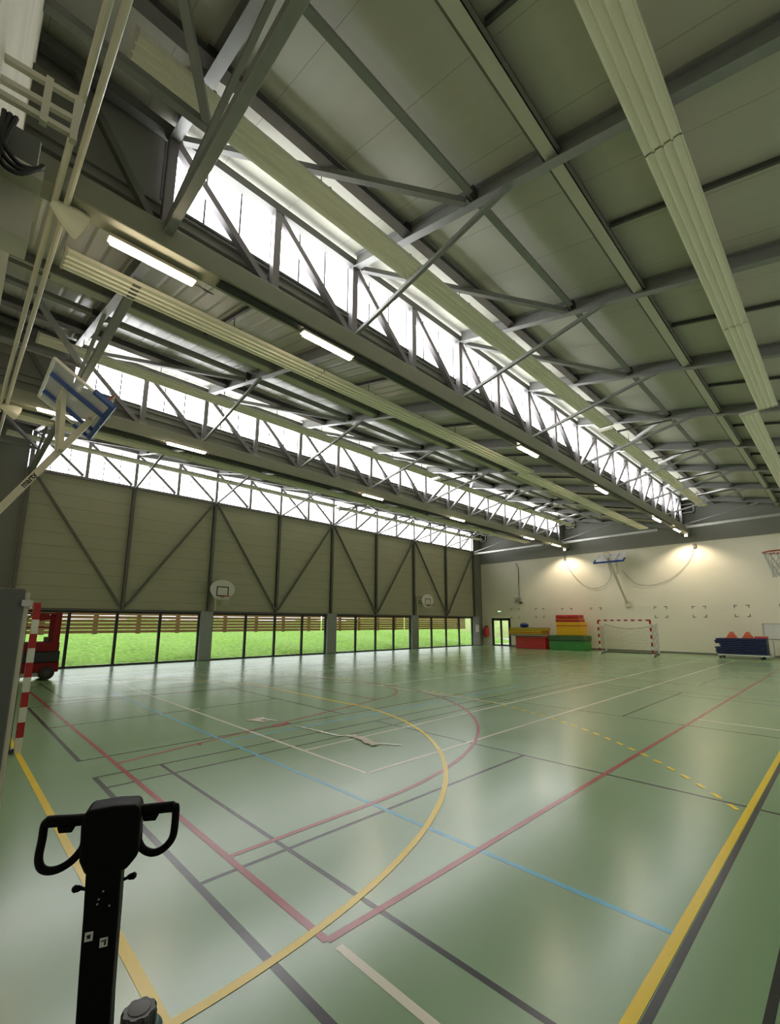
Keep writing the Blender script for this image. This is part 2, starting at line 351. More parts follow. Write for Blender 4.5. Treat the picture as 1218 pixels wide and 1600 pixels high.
# ------------------------------------------------------------------ walls
# far wall: pale concrete below, grey lining above
struct(MB().box(XF, XF+0.25, YR-0.2, YL+0.3, 6.66, 9.9).build('wall_far_upper', 'farhigh'))
wf = MB()
wf.box(XF, XF+0.25, YR-0.2, 18.82, 0, 6.66); wf.box(XF, XF+0.25, 20.52, YL+0.3, 0, 6.66); wf.box(XF, XF+0.25, 18.82, 20.52, 2.16, 6.66)
struct(wf.build('wall_far', 'farlow'))
struct(MB().box(XF-0.03, XF, YR, 18.8, 0, 0.10).build('baseboard_far', 'mark'))
# near wall behind the camera with an upper concrete part
struct(MB().box(XN-0.3, XN, 1.2, YL+0.3, 0, 10.2).build('wall_near', 'concrete'))
struct(MB().box(XN-0.3, XN, YR-0.2, 1.2, 2.6, 10.2).build('wall_near_over_opening', 'concrete'))
struct(MB().box(-1.5, -1.25, YR-0.2, 1.3, 0, 2.8).build('wall_store', 'plain'))
struct(MB().box(-1.3, XN-0.3, 1.2, 1.35, 0, 2.8).build('wall_store_side', 'plain'))
struct(MB().box(-1.3, XN, YR-0.2, 1.3, 2.6, 2.75).build('ceiling_store', 'plain'))
struct(MB().box(-1.5, XF+0.25, YR-0.25, YR, 0, 10.2).build('wall_right', 'white'))
# window wall: cladding above, openings below
WZ = 2.26
wl = MB(); wl.box(GX[0]-0.1, GX[16]+0.05, YL, YL+0.2, WZ, 7.56)
struct(wl.build('wall_left', 'clad'))
ws_ = MB(); ws_.box(XN, GX[0]-0.1, YL, YL+0.2, 0, 9.6); ws_.box(GX[16]+0.05, XF, YL, YL+0.2, WZ, 9.6); ws_.box(31.05, XF, YL, YL+0.2, 0, WZ)
ws_.box(GX[0]-0.1, GX[16]+0.05, YL, YL+0.2, 9.16, 9.75)
struct(ws_.build('wall_left_plain', 'plain'))
PIERS = [(8.48, 9.06), (15.76, 16.44), (22.93, 23.62), (30.20, 31.0)]
for i, (a, b) in enumerate(PIERS):
    struct(MB().box(a, b, YL-0.14, YL+0.2, 0, WZ+0.04).build('trim_%d' % (i+1), 'pier', bevel=0.04))
struct(MB().box(XN, 1.6, YL, YL+0.2, 0, WZ).build('wall_left_low', 'plain'))
struct(MB().box(XN, 31.05, YL-0.10, YL+0.02, WZ-0.05, WZ+0.03).build('trim_5', 'post'))
GROUPS = [[1.62, 3.43, 5.08, 6.76, 8.47], [9.07, 10.80, 12.45, 14.15, 15.75], [16.45, 18.02, 19.68, 21.30, 22.92], [23.63, 25.18, 26.86, 28.46, 30.19]]
for i, g in enumerate(GROUPS):
    wn = struct_root('window_%d' % (i+1), (g[0], YL, 0))
    f = MB()
    f.box(g[0], g[-1], YL+0.02, YL+0.10, 0, 0.07); f.box(g[0], g[-1], YL+0.02, YL+0.10, WZ-0.14, WZ-0.04)
    for k, x in enumerate(g): f.box(max(g[0], x-0.05), min(g[-1], x+0.05), YL, YL+0.11, 0, WZ-0.06)
    f.build('window_frame', 'black', wn)
    p = MB()
    for k in range(4): p.quad((g[k]+0.05, YL+0.06, 0.07), (g[k+1]-0.05, YL+0.06, 0.07), (g[k+1]-0.05, YL+0.06, WZ-0.14), (g[k]+0.05, YL+0.06, WZ-0.14))
    p.build('pane', 'glass', wn)
MB().box(31.0, 31.07, YL-0.02, YL+0.1, 0, 2.2).build('trim_6', 'black')['kind'] = 'structure'

# roof linings
for b, yt in enumerate(TY):
    yl = TY[b-1]+0.27 if b else YR-0.1
    c = MB()
    c.prism([(XN-0.2, yt+0.32, zraft(yt, yt+0.32)+0.30), (XF+0.2, yt+0.32, zraft(yt, yt+0.32)+0.30), (XF+0.2, yl, zraft(yt, yl)+0.30), (XN-0.2, yl, zraft(yt, yl)+0.30)], (0, 0, 0.12))
    struct(c.build(['ceiling', 'ceiling_middle', 'ceiling_left'][b], 'deck_ribbed' if b else 'deck'))

# ------------------------------------------------------------------ roof windows, trusses
for b, yt in enumerate(TY):
    yg = yt+0.20 if b < 2 else YL+0.06
    wn = struct_root('window_%d' % (5+b), (GX[0], yg, 7.9))
    zb, zt = (8.13, 9.30) if b < 2 else (7.60, 9.16)
    p = MB(); g = MB()
    n = 48
    for k in range(n):
        x0 = GX[0]+0.6*k; x1 = x0+0.6
        p.quad((x0+0.008, yg, zb), (x1-0.008, yg, zb), (x1-0.008, yg, zt), (x0+0.008, yg, zt))
        g.box(x0-0.013, x0+0.013, yg-0.02, yg+0.03, zb, zt)
    p.build('pane', 'pane%d' % b, wn); g.build('glazing_bar', 'glazebar', wn)
    fr = MB(); fr.box(GX[0]-0.06, GX[0], yg-0.05, yg+0.05, zb, zt); fr.box(GX[16], GX[16]+0.06, yg-0.05, yg+0.05, zb, zt)
    fr.box(GX[0], GX[16], yg-0.05, yg+0.05, zt-0.02, zt+0.04); fr.box(GX[0], GX[16], yg-0.05, yg+0.05, zb-0.05, zb)
    fr.build('window_frame', 'darksteel', wn)
    if b < 2:
        u = MB(); u.box(XN, XF, yg-0.03, yg+0.06, 7.40, zb-0.04)
        u.box(XN, XF, yg-0.10, yg-0.03, 7.78, 7.84); u.box(XN, XF, yg-0.08, yg-0.03, 7.98, 8.01)
        struct(u.build('trim_%d' % (7+b), 'plain'))
        e = MB(); e.box(XN, GX[0]-0.06, yg-0.03, yg+0.05, zb-0.04, 9.5); e.box(GX[16]+0.06, XF, yg-0.03, yg+0.05, zb-0.04, 9.5); e.box(XN, XF, yg-0.03, yg+0.05, zt+0.06, 9.5)
        struct(e.build('trim_%d' % (9+b), 'plain'))
    # the lattice truss itself
    t = thing('lattice_truss', ['long steel lattice truss in front of the roof windows nearest the camera', 'long steel lattice truss in front of the middle roof windows, behind the first lamps',
               'pale steel lattice truss above the grey cladding wall and grass windows'][b], 'truss', (GX[0], yt, 7.06))
    if b < 2:
        MB().box(XN+0.01, XF-0.01, yt-0.20, yt+0.12, 7.06, 7.44).build('bottom_chord', 'chord', t, bevel=0.02)
    else:
        MB().box(GX[0]-0.1, GX[16]+0.1, yt-0.06, yt+0.06, 7.50, 7.60).build('bottom_chord', 'truss', t)
    MB().box(XN+0.01, XF-0.01, yt-0.08, yt+0.08, 9.08, 9.24).build('top_chord', 'topsteel' if b < 2 else 'truss', t)
    wdt = 0.13 if b < 2 else 0.115
    zlo, zhi = (7.44, 9.10) if b < 2 else (7.58, 9.10)
    for k, x in enumerate(GX):
        MB().box(x-wdt/2, x+wdt/2, yt-wdt/2, yt+wdt/2, zlo, zhi).build('truss_post', 'truss', t)
        if b < 2:
            MB().box(x-0.10, x+0.10, yt-0.07, yt+0.07, 7.44, 7.56).build('gusset', 'chord', t)
    for k in range(16):
        a, c = (GX[k], GX[k+1]) if k < 8 else (GX[k+1], GX[k])
        s = 1 if k < 8 else -1
        MB().bar((a+0.06*s, yt, zhi-0.06), (c-0.12*s, yt, zlo+0.06), wdt*0.9, wdt*0.9, (0, 1, 0)).build('truss_diagonal', 'truss', t)
    if b < 2:
        MB().bar((0.35, yt, 9.08), (1.42, yt, 7.52), 0.10, 0.10, (0, 1, 0)).build('truss_diagonal', 'post', t)

# ------------------------------------------------------------------ rafters with knee braces, purlins, roof bracing
for b, yt in enumerate(TY):
    src = None
    for k, x in enumerate(RX):
        y0 = yt-0.08; y1 = TY[b-1]+0.28 if b else YR+0.02
        lab = 'grey steel rafter with knee brace over the %s, %s from the camera' % (BAY[b], ORD[k])
        if src is None:
            t = thing('rafter', lab, 'rafter', (x, yt, zraft(yt, yt)), 'rafters of the ' + BAY[b])
            MB().ibeam((x, y0, zraft(yt, y0)+0.145), (x, y1, zraft(yt, y1)+0.145), 0.15, 0.27).build('rafter_beam', 'steel', t)
            MB().bar((x, yt-0.10, 7.50), (x, yt-3.66, 8.19), 0.068, 0.068).build('knee_brace', 'steel', t)
            src = t
        else: copy_thing(src, (x-RX[0], 0, 0), lab, 'rafters of the ' + BAY[b])
    def pur(name, dy, wd, ht, c, matn, lab, ib=False):
        y = yt-dy; z = zraft(yt, y)+c
        t = thing(name, lab % BAY[b], 'purlin', (XN, y, z))
        n = Vector((0, SL, 1)).normalized()
        mb = MB()
        if ib: mb.ibeam((XN, y, z), (XF, y, z), wd, ht, n)
        else: mb.bar((XN, y, z), (XF, y, z), wd, ht, n)
        mb.build('purlin_bar', matn, t)
        for x in RX: MB().box(x-0.14, x+0.14, y-wd/2-0.02, y+wd/2+0.02, z-0.06, z+0.08).build('cleat', 'darksteel', t)
    pur('channel_purlin', 1.56, 0.16, 0.20, 0.17, 'truss', 'bright galvanised channel purlin beside the roof windows in the %s', True)
    pur('tube_purlin', 3.02, 0.10, 0.11, 0.15, 'steel', 'thin square tube purlin in the %s')
    t = thing('box_purlin', 'wide pale box purlin between two dark shadow-edge strips in the %s' % BAY[b], 'purlin', (XN, yt-4.3, zraft(yt, yt-4.3)))
    MB().bar((XN, yt-4.28, zraft(yt, yt-4.28)+0.14), (XF, yt-4.28, zraft(yt, yt-4.28)+0.14), 0.15, 0.16, (0, SL, 1)).build('purlin_bar', 'boxpurlin', t)
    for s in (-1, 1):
        MB().bar((XN, yt-4.28+0.11*s, zraft(yt, yt-4.28+0.11*s)+0.19), (XF, yt-4.28+0.11*s, zraft(yt, yt-4.28+0.11*s)+0.19), 0.04, 0.19, (0, SL, 1)).build('rail', 'post' if b == 0 else 'steel', t)  # dark strips stand in for the shadow edges along the box purlin
    src = None
    for k in range(8):
        x = GX[2*k+1]; yA = yt-4.42; yB = YR+0.05 if b == 0 else TY[b-1]+0.3
        lab = 'slotted mounting channel on the %s lining, %s from the camera' % (BAY[b], ORD[k])
        if src is None:
            src = tag(MB().bar((x, yA, zraft(yt, yA)+0.25), (x, yB, zraft(yt, yB)+0.25), 0.05, 0.07).build('mounting_channel', 'darksteel', origin=(x, yA, zraft(yt, yA))), lab, 'channel', 'mounting channels of the ' + BAY[b])
        else: copy_thing(src, (x-GX[1], 0, 0), lab, 'mounting channels of the ' + BAY[b])
    for k in range(8):
        a, c = (RX[k], RX[k+1]) if k < 4 else (RX[k+1], RX[k])
        s = 1 if k < 4 else -1
        lab = 'slanting roof brace under the %s lining panel of the %s' % (ORD[k], BAY[b])
        tag(MB().bar((a+0.1*s, yt-0.18, 9.0), (c-0.08*s, yt-2.9, zraft(yt, yt-2.9)+0.06), 0.09, 0.10).build('roof_brace', 'steel', origin=(a, yt, 9.0)), lab, 'brace', 'roof braces of the ' + BAY[b])
    # end frames: horizontal tie at the first and last rafter
    for e, x in ((0, 1.6), (1, GX[16])):
        yE = yt-6.2
        nm = 'nearest the camera' if e == 0 else 'at the far wall'
        tag(MB().bar((x, yt-0.1, 7.34), (x, yE, 7.40), 0.13, 0.15).build('tie_beam', 'greyline' if e else 'steel', origin=(x, yt, 7.34), bevel=0.01), 'level steel tie beam across the %s %s' % (BAY[b], nm), 'beam')
        if e == 0:
            for (p, q, ww) in [((1.6, yt-1.48, 7.93), (XN, yt-1.48, 7.93), 'running back level to the wall'), ((1.6, yt-1.48, 7.93), (0.55, yt-2.9, zraft(yt, yt-2.9)), 'rising to the lining')]:
                tag(MB().bar(p, q, 0.10, 0.10).build('strut', 'steel', origin=p), 'short grey strut %s from the first knee brace, %s' % (ww, BAY[b]), 'strut')
    for e in range(4, 9):
        if e == 8: continue
        x = RX[e]
        tag(MB().bar((x-0.05, yt-3.1, zraft(yt, yt-3.1)-0.04), (x-0.9, yt-1.7, 8.02), 0.05, 0.05).build('stay_bar', 'truss', origin=(x, yt-3, 8.3)), 'thin pale stay bar under the %s rafter of the %s' % (ORD[e], BAY[b]), 'stay')

# ------------------------------------------------------------------ radiant heating panels
def heater(y, z, x0, x1, lab, wd=0.42, yt=6.43):
    t = thing('radiant_heater', lab, 'heater', ((x0+x1)/2, y, z), 'cream radiant heaters under the roof')
    pf = []
    hw = wd/2; ribs = 4
    prof = [(-hw, 0.06), (-hw, -0.012), (-hw+0.012, -0.012), (-hw+0.022, 0.0)]
    for i in range(1, ribs):
        c0 = -hw + wd*i/ribs
        prof += [(c0-0.016, 0.0), (c0-0.005, -0.030), (c0+0.005, -0.030), (c0+0.016, 0.0)]
    prof += [(hw-0.022, 0.0), (hw-0.012, -0.012), (hw, -0.012)]
    prof += [(hw, 0.06)]
    mb = MB()
    n = len(prof)
    seams = [x0 + (x1-x0)*i/3 for i in range(4)]
    for k in range(3):
        a = seams[k] + (0.012 if k else 0); c = seams[k+1] - (0.012 if k < 2 else 0)
        mb._add([(a, y+p, z+q) for p, q in prof] + [(c, y+p, z+q) for p, q in prof], [(i, i+1, n+i+1, n+i) for i in range(n-1)] + [(n-1, 0, n, 2*n-1)])
    mb.build('panel', 'heater', t)
    for xx in (x0, x1):
        MB().box(xx-0.02, xx+0.02, y-hw-0.015, y+hw+0.015, z-0.015, z+0.075).build('end_cap', 'cream', t)
    xs = [x for x in GX if x0+0.3 < x < x1-0.2]
    for x in xs:
        h = MB(); zz = zraft(yt, y) - 0.02 if round((x-1.6)/1.8) % 2 == 0 else zraft(yt, y)+0.20
        h.box(x-0.02, x+0.02, y-hw, y+hw, z+0.06, z+0.08)
        if zz > z+0.1: h.tube([(x, y+0.05, z+0.07), (x, y+0.05, zz)], 0.009, 5)
        h.build('hanger', 'darksteel', t)
    return t
for b, yt in enumerate(TY):
    nb = ['nearest', 'middle', 'window-wall'][b]
    heater(yt-1.42, 8.27, 0.72, 15.0, 'long ribbed cream heater just below the roof windows of the %s bay, camera half' % nb, yt=yt)
    heater(yt-1.30, 8.27, 15.35, 29.6, 'long ribbed cream heater just below the roof windows of the %s bay, far half' % nb, yt=yt)
    lo2 = 0.0 if b == 0 else 0.15
    if b == 0:
        heater(0.92, 7.5, 0.72, 15.1, 'wide ribbed cream heater passing almost overhead, camera half', 0.40, yt)
        heater(1.34, 7.5, 15.2, 29.6, 'ribbed cream heater beyond the overhead one, reaching the far wall', 0.40, yt)
    else:
        heater(yt-6.0 if b == 1 else yt-5.6, 7.33 if b == 1 else 7.45, 0.62, 15.0, 'ribbed cream heater along the low side of the %s bay, camera half' % nb, 0.46, yt)
        heater(yt-5.75 if b == 1 else yt-5.5, 7.36 if b == 1 else 7.47, 15.1, 29.3, 'ribbed cream heater along the low side of the %s bay, far half' % nb, 0.46, yt)

# ------------------------------------------------------------------ lamps under the trusses
LX = [(0.97, 2.10), (4.0, 5.12), (11.6, 12.7), (17.4, 18.5), (24.6, 25.75), (28.3, 29.45)]
for b, yt in enumerate(TY[:2]):
    for k, (x0, x1) in enumerate(LX):
        y = (yt+0.10 if k == 0 else yt-0.06) if b == 0 else yt-0.45
        z = 6.93
        t = thing('ceiling_light', 'lit warm white strip lamp under the %s truss, %s from the camera end' % (['nearest', 'middle'][b], ORD[k]), 'lamp', ((x0+x1)/2, y, z), 'strip lamps under the trusses')
        MB().box(x0-0.03, x1+0.03, y-0.08, y+0.08, z+0.035, z+0.09).build('housing', 'cream', t, bevel=0.01)
        MB().box(x0, x1, y-0.05, y+0.05, z-0.02, z+0.035).build('diffuser', 'lamp', t, bevel=0.02)
        MB().tube([(x1+0.02, y, z+0.06), (x1+0.20, y+0.03, z+0.02), (x1+0.34, y+0.08, z+0.07), (x1+0.22, y+0.12, z+0.11), (x1+0.05, y+0.12, z+0.11)], 0.009, 6).build('cable', 'cable', t, smooth=True)
        h = MB()
        for xx in (x0+0.2, x1-0.2): h.box(xx-0.015, xx+0.015, y-0.02, y+0.02, z+0.085, 7.055)
        h.build('bracket', 'darksteel', t)
    tag(MB().box(2.4, 27.5, yt-0.16, yt-0.02, 7.0, 7.045).build('cable_tray', 'black', origin=(15, yt, 7.02)), 'thin dark cable tray along the underside of the %s truss' % ['nearest', 'middle'][b], 'cable tray')
    # loudspeakers at both ends of the truss
    tag(MB().lathe((0.30, yt-0.02, 6.98), [(0.05, 0), (0.10, 0.10), (0.15, 0.22), (0.18, 0.34), (0.185, 0.37), (0.16, 0.36), (0.06, 0.15)], 24, (1, 0.25, -0.25)).build('horn_loudspeaker', 'heater', origin=(0.3, yt, 7), smooth=True),
        'cream horn loudspeaker under the camera end of the %s truss' % ['nearest', 'middle'][b], 'loudspeaker')
    t = thing('wall_spotlight', 'small lit box spotlight under the far end of the %s truss' % ['nearest', 'middle'][b], 'spotlight', (31.2, yt, 6.95))
    MB().box(31.12, 31.42, yt-0.15, yt+0.15, 6.92, 7.06).build('housing', 'post', t, bevel=0.01)
    MB().box(31.09, 31.12, yt-0.08, yt+0.08, 6.90, 7.04).build('lens', 'spot', t)
    sp = bpy.data.lights.new('spot', 'SPOT'); sp.energy = 190; sp.color = (1.0, 0.84, 0.62); sp.spot_size = math.radians(128); sp.spot_blend = 0.6; sp.shadow_soft_size = 0.08
    so = bpy.data.objects.new('spot', sp); COL.objects.link(so); so.parent = t; so.location = (-0.75, 0, -0.12); so.rotation_euler = (0, math.radians(-12), 0)
# white-framed hatches beside the far ends of the roof windows
for b, (ya, yb, za, zb) in enumerate([(5.94, 6.66, 8.40, 8.98), (13.82, 14.48, 8.54, 9.0), (21.0, 21.36, 8.52, 9.05)]):
    if b == 1: ya, yb = 13.2, 13.86
    if b == 2: ya, yb = 20.75, 21.3
    t = thing('ventilation_hatch', ['white framed dark hatch on the far wall beside the nearest roof windows', 'white framed dark hatch on the far wall beside the middle roof windows', 'white framed dark hatch on the far wall above the glass door'][b], 'hatch', (XF, ya, za))
    f = MB(); x = XF-0.04
    f.box(x-0.09, x, ya, yb, za, za+0.065); f.box(x-0.09, x, ya, yb, zb-0.065, zb); f.box(x-0.09, x, ya, ya+0.065, za, zb); f.box(x-0.09, x, yb-0.065, yb, za, zb)
    f.build('frame', 'paper', t); MB().box(x-0.01, XF, ya, yb, za, zb).build('panel', 'black', t)

# ------------------------------------------------------------------ posts and bracing on the window wall
for k, x in enumerate(RX):
    tag(MB().ibeam((x, YL-0.09, WZ+0.03), (x, YL-0.09, 7.56), 0.12, 0.17, (0, 1, 0)).build('wall_post', 'post', origin=(x, YL-0.09, WZ)), 'upright steel post on the grey cladding wall, %s from the camera end' % ORD[k], 'post', 'posts of the cladding wall')
for k in range(8):
    a, c = (RX[k], RX[k+1]) if k % 2 == 0 else (RX[k+1], RX[k])
    s = 1 if k % 2 == 0 else -1
    tag(MB().bar((a+0.08*s, YL-0.15, 7.5), (c-0.10*s, YL-0.15, WZ+0.16), 0.085, 0.085, (0, 1, 0)).build('wall_brace', 'post', origin=(a, YL-0.15, 7.5)),
        'slanting steel brace on the cladding wall between the %s and %s posts' % (ORD[k], ORD[k+1]), 'brace', 'braces of the cladding wall')

# ------------------------------------------------------------------ outdoors
struct(MB().box(-14, 60, YL+0.25, YL+4.2, -0.3, -0.05).build('ground_outside', 'turfedge'))
struct(MB().box(XF+0.3, 64, -10, YL+45, -0.32, -0.06).build('ground_far', 'gravel'))
gb = MB(); nx, ny = 150, 40
def hgt(x, v):
    t = min(1, max(0, v)); return 0.02 + 2.0*(t**0.85) + 0.07*math.sin(x*0.9+v*5)+0.05*math.sin(x*2.3-v*9)+0.04*random.random()
vs = [(-14+53*i/nx, YL+1.35+13.0*j/ny, -0.08+hgt(-14+53*i/nx, j/ny)*(1 if j else 0.02)) for j in range(ny+1) for i in range(nx+1)]
gb._add(vs, [(j*(nx+1)+i, j*(nx+1)+i+1, (j+1)*(nx+1)+i+1, (j+1)*(nx+1)+i) for j in range(ny) for i in range(nx)])
o = gb.build('grass_bank', 'grass', smooth=True); o['kind'] = 'stuff'; tag(o, 'bright green grass bank rising outside the low windows', 'grass')
gh = MB(); nx, ny = 90, 40
vs = [(50+10*j/ny, 0+62*i/nx, -0.06+(5.0*(j/ny)**0.6+0.25*math.sin(i*0.7+j*0.3)+0.22*random.random() if j else 0)) for j in range(ny+1) for i in range(nx+1)]
gh._add(vs, [(j*(nx+1)+i, j*(nx+1)+i+1, (j+1)*(nx+1)+i+1, (j+1)*(nx+1)+i) for j in range(ny) for i in range(nx)])
o = gh.build('hedge_bank', 'hedge', smooth=True); o['kind'] = 'stuff'; tag(o, 'yellow green hedge bank seen through the glass door', 'hedge')
for i, g in enumerate(GROUPS):
    y = YL+0.95
    t = thing('timber_screen', 'horizontal timber slat screen outside the %s group of windows from the camera end' % ORD[i], 'screen', (g[0], y, 1.3), 'timber screens outside the windows')
    a = g[0]-0.295 if i else g[0]-2.5
    for k in range(7):
        z = 1.31+0.150*k
        MB().bar((a, y, z+0.05), (g[-1]+0.295, y, z+0.05), 0.035, 0.126).build('slat', 'wood', t, bevel=0.004)
    for k in range(4):
        x = g[k]+1.10
        MB().box(x-0.09, x+0.09, y+0.03, y+0.10, 1.26, 2.5).box(x-0.04, x+0.04, YL+0.205, y+0.05, 2.42, 2.5).build('bracket', 'wood', t)

# ------------------------------------------------------------------ glass door, extinguisher, exit sign, paper notice
dr = struct_root('door_1', (XF, 19.67, 0))
f = MB(); x0, x1 = XF-0.02, XF+0.10
f.box(x0, x1, 18.83, 18.93, 0, 2.15); f.box(x0, x1, 20.41, 20.51, 0, 2.15); f.box(x0, x1, 18.83, 20.51, 2.03, 2.15); f.box(x0, x1, 18.83, 20.51, 0, 0.04)
f.build('door_frame', 'black', dr)
for ya, yb in ((18.94, 19.66), (19.68, 20.40)):
    lf = MB(); lf.box(x0, XF+0.04, ya, ya+0.07, 0.02, 2.03); lf.box(x0, XF+0.04, yb-0.07, yb, 0.02, 2.03); lf.box(x0, XF+0.04, ya, yb, 0.02, 0.10); lf.box(x0, XF+0.04, ya, yb, 1.96, 2.03)
    d_ = lf.build('door_leaf', 'black', dr)
    MB().quad((XF+0.01, ya+0.07, 0.1), (XF+0.01, yb-0.07, 0.1), (XF+0.01, yb-0.07, 1.96), (XF+0.01, ya+0.07, 1.96)).build('pane', 'glass', d_)
t = thing('fire_extinguisher', 'red fire extinguisher hanging on the wall beside the glass door', 'extinguisher', (XF-0.1, 20.95, 0.62))
MB().lathe((XF-0.2, 20.95, 0.66), [(0.02, 0), (0.17, 0.03), (0.19, 0.10), (0.19, 0.62), (0.13, 0.74), (0.05, 0.80)], 20).build('cylinder', 'redmat', t, smooth=True)
MB().box(XF-0.25, XF-0.003, 20.90, 21.0, 1.45, 1.53).build('valve', 'black', t)
MB().tube([(XF-0.24, 20.95, 1.5), (XF-0.3, 21.1, 1.4), (XF-0.3, 21.16, 1.0), (XF-0.25, 21.15, 0.8)], 0.02, 6).build('hose', 'black', t, smooth=True)
t = thing('exit_sign', 'small green and white exit light above the glass door', 'sign', (XF-0.03, 19.75, 2.62))
MB().box(XF-0.06, XF, 19.58, 19.92, 2.62, 2.74).build('housing', 'white', t); MB().box(XF-0.065, XF-0.06, 19.60, 19.90, 2.635, 2.725).build('sign_face', 'exit', t)
tag(MB().box(30.38, 30.85, YL-0.152, YL-0.144, 1.05, 1.62).build('notice', 'paper', origin=(30.6, YL-0.15, 1.3)), 'white paper notice on the last grey pier', 'notice')

# ------------------------------------------------------------------ painted corner marks, wall target, cables on the far wall
def corner(y, z, sy, sz):
    mb = MB(); L, wd = 0.16, 0.038
    mb.box(XF-0.008, XF-0.002, y, y-sy*L, z, z-sz*wd); mb.box(XF-0.008, XF-0.002, y, y-sy*wd, z, z-sz*L)
    return mb
SETS = [((18.75, 18.01, 2.89, 2.13), 'above the ochre and red mats beside the glass door', 15), ((16.68, 15.97, 2.87, 2.18), 'between the two mat stacks', 15), ((14.64, 13.87, 2.83, 2.15), 'directly above the red and yellow mats', 3),
        ((12.59, 11.86, 2.82, 2.14), 'beside the red and yellow mat stack, toward the goal', 3), ((8.67, 7.95, 2.81, 2.11), 'above the right post of the far goal', 15), ((6.65, 5.95, 2.79, 2.12), 'between the goal and the blue mats', 15),
        ((4.64, 3.95, 2.80, 2.13), 'right above the navy mats', 15), ((2.68, 1.98, 2.81, 2.13), 'above the white board', 15)]
for (ya, yb, za, zb), w_, bits in SETS:
    t = thing('corner_marking', 'dark corner marks on the wall %s' % w_, 'marking', (XF, ya, za), 'corner markings on the far wall')
    corner(ya, za, 1, 1).build('corner_mark', 'mark', t); corner(yb, za, -1, 1).build('corner_mark', 'mark', t)
    if bits == 15: corner(ya, zb, 1, -1).build('corner_mark', 'mark', t); corner(yb, zb, -1, -1).build('corner_mark', 'mark', t)
t = thing('wall_clock_cage', 'small caged fixture hanging by a cable high above the red mats', 'fixture', (XF-0.1, 18.0, 3.3))
cg = MB()
for k in range(6): cg.tube([(XF-0.18, 17.7+0.12*k, 3.35), (XF-0.18, 17.7+0.12*k, 3.68)], 0.012, 5)
for k in range(3): cg.tube([(XF-0.18, 17.7, 3.35+0.165*k), (XF-0.18, 18.3, 3.35+0.165*k)], 0.012, 5)
cg.build('cage', 'mark', t); MB().box(XF-0.14, XF, 17.78, 18.22, 3.38, 3.64).build('body', 'cream', t); MB().box(XF-0.16, XF-0.02, 17.72, 17.86, 3.26, 3.36).build('counterweight', 'black', t)
tag(MB().tube([(XF-0.05, 17.95, 3.66), (XF-0.04, 17.94, 4.9), (XF-0.05, 17.90, 6.0), (XF-0.06, 18.1, 6.4)], 0.018, 6).build('cable', 'cable', smooth=True, origin=(XF, 17.95, 5)), 'straight dark cable running up the wall above the caged fixture', 'cable')
def smooth_path(pts, n=6):
    out = []; P = [Vector(p) for p in pts]
    for i in range(len(P)-1):
        p0, p1, p2, p3 = P[max(i-1, 0)], P[i], P[i+1], P[min(i+2, len(P)-1)]
        for k in range(n):
            t = k/n; out.append(0.5*((2*p1)+(p2-p0)*t+(2*p0-5*p1+4*p2-p3)*t*t+(3*p1-p0-3*p2+p3)*t**3))
    return out+[P[-1]]
cr = [(6.18, 6.31), (6.36, 5.72), (6.86, 5.05), (7.53, 4.49), (8.39, 4.18), (8.96, 4.14), (9.54, 4.3), (10.0, 4.77), (10.3, 5.2)]
cl = [(14.11, 6.38), (13.88, 5.66), (13.34, 4.84), (12.72, 4.28), (12.08, 4.12), (11.44, 4.34), (11.09, 4.78), (11.0, 5.15)]
tag(MB().tube(smooth_path([(XF-0.06, y, z) for y, z in cr]), 0.010, 6).build('hanging_cable', 'cable', smooth=True, origin=(XF, 8.4, 5)), 'slack cable looping on the wall between the far backboard and the blue mats', 'cable')
tag(MB().tube(smooth_path([(XF-0.06, y, z) for y, z in cl]), 0.010, 6).build('hanging_cable', 'cable', smooth=True, origin=(XF, 12.4, 5)), 'slack cable looping on the wall between the far backboard and the door', 'cable')
for (y, z, nm) in ((6.15, 6.38, 'by the blue mats side'), (14.13, 6.45, 'by the door side')):
    tag(MB().box(XF-0.12, XF, y-0.07, y+0.07, z-0.14, z+0.1).build('cable_winch', 'mark', origin=(XF, y, z)), 'small dark winch holding the slack cable end %s' % nm, 'winch')
tag(MB().box(XF-0.04, XF, YR, YL, 6.60, 6.70).build('trim_11', 'farhigh'), 'grey ledge strip', 'trim')['kind'] = 'structure'

# ------------------------------------------------------------------ baskets
def rim_mesh(c, r, ax, mb=None):
    mb = mb or MB(); ax = Vector(ax).normalized(); x = ax.orthogonal().normalized(); y = ax.cross(x)
    mb.tube([Vector(c)+(x*math.cos(2*math.pi*k/28)+y*math.sin(2*math.pi*k/28))*r for k in range(28)], 0.013, 6, closed=True)
    return mb
def net_mesh(c, r, ax, L=0.42, wob=0.0, thick=0.007):
    mb = MB(); ax = -Vector(ax).normalized(); x = ax.orthogonal().normalized(); y = ax.cross(x); n = 12
    def P(i, j):
        rr = r*(1-0.42*min(1, j/4*1.15)); a = 2*math.pi*(i+0.5*(j % 2))/n
        p = Vector(c)+(x*math.cos(a)+y*math.sin(a))*rr
        return p + Vector((0, 0, -L*j/4)) + Vector((wob*j*j/16, 0, 0))
    for i in range(n):
        for j in range(4):
            mb.tube([P(i, j), P(i, j+1)], thick, 4); mb.tube([P(i+1 if j % 2 == 0 else i, j), P(i if j % 2 == 0 else i+1, j+1)], thick, 4) if False else None
            k = i-1 if j % 2 == 0 else i+1
            mb.tube([P(i, j), P(k, j+1)], thick, 4)
    return mb
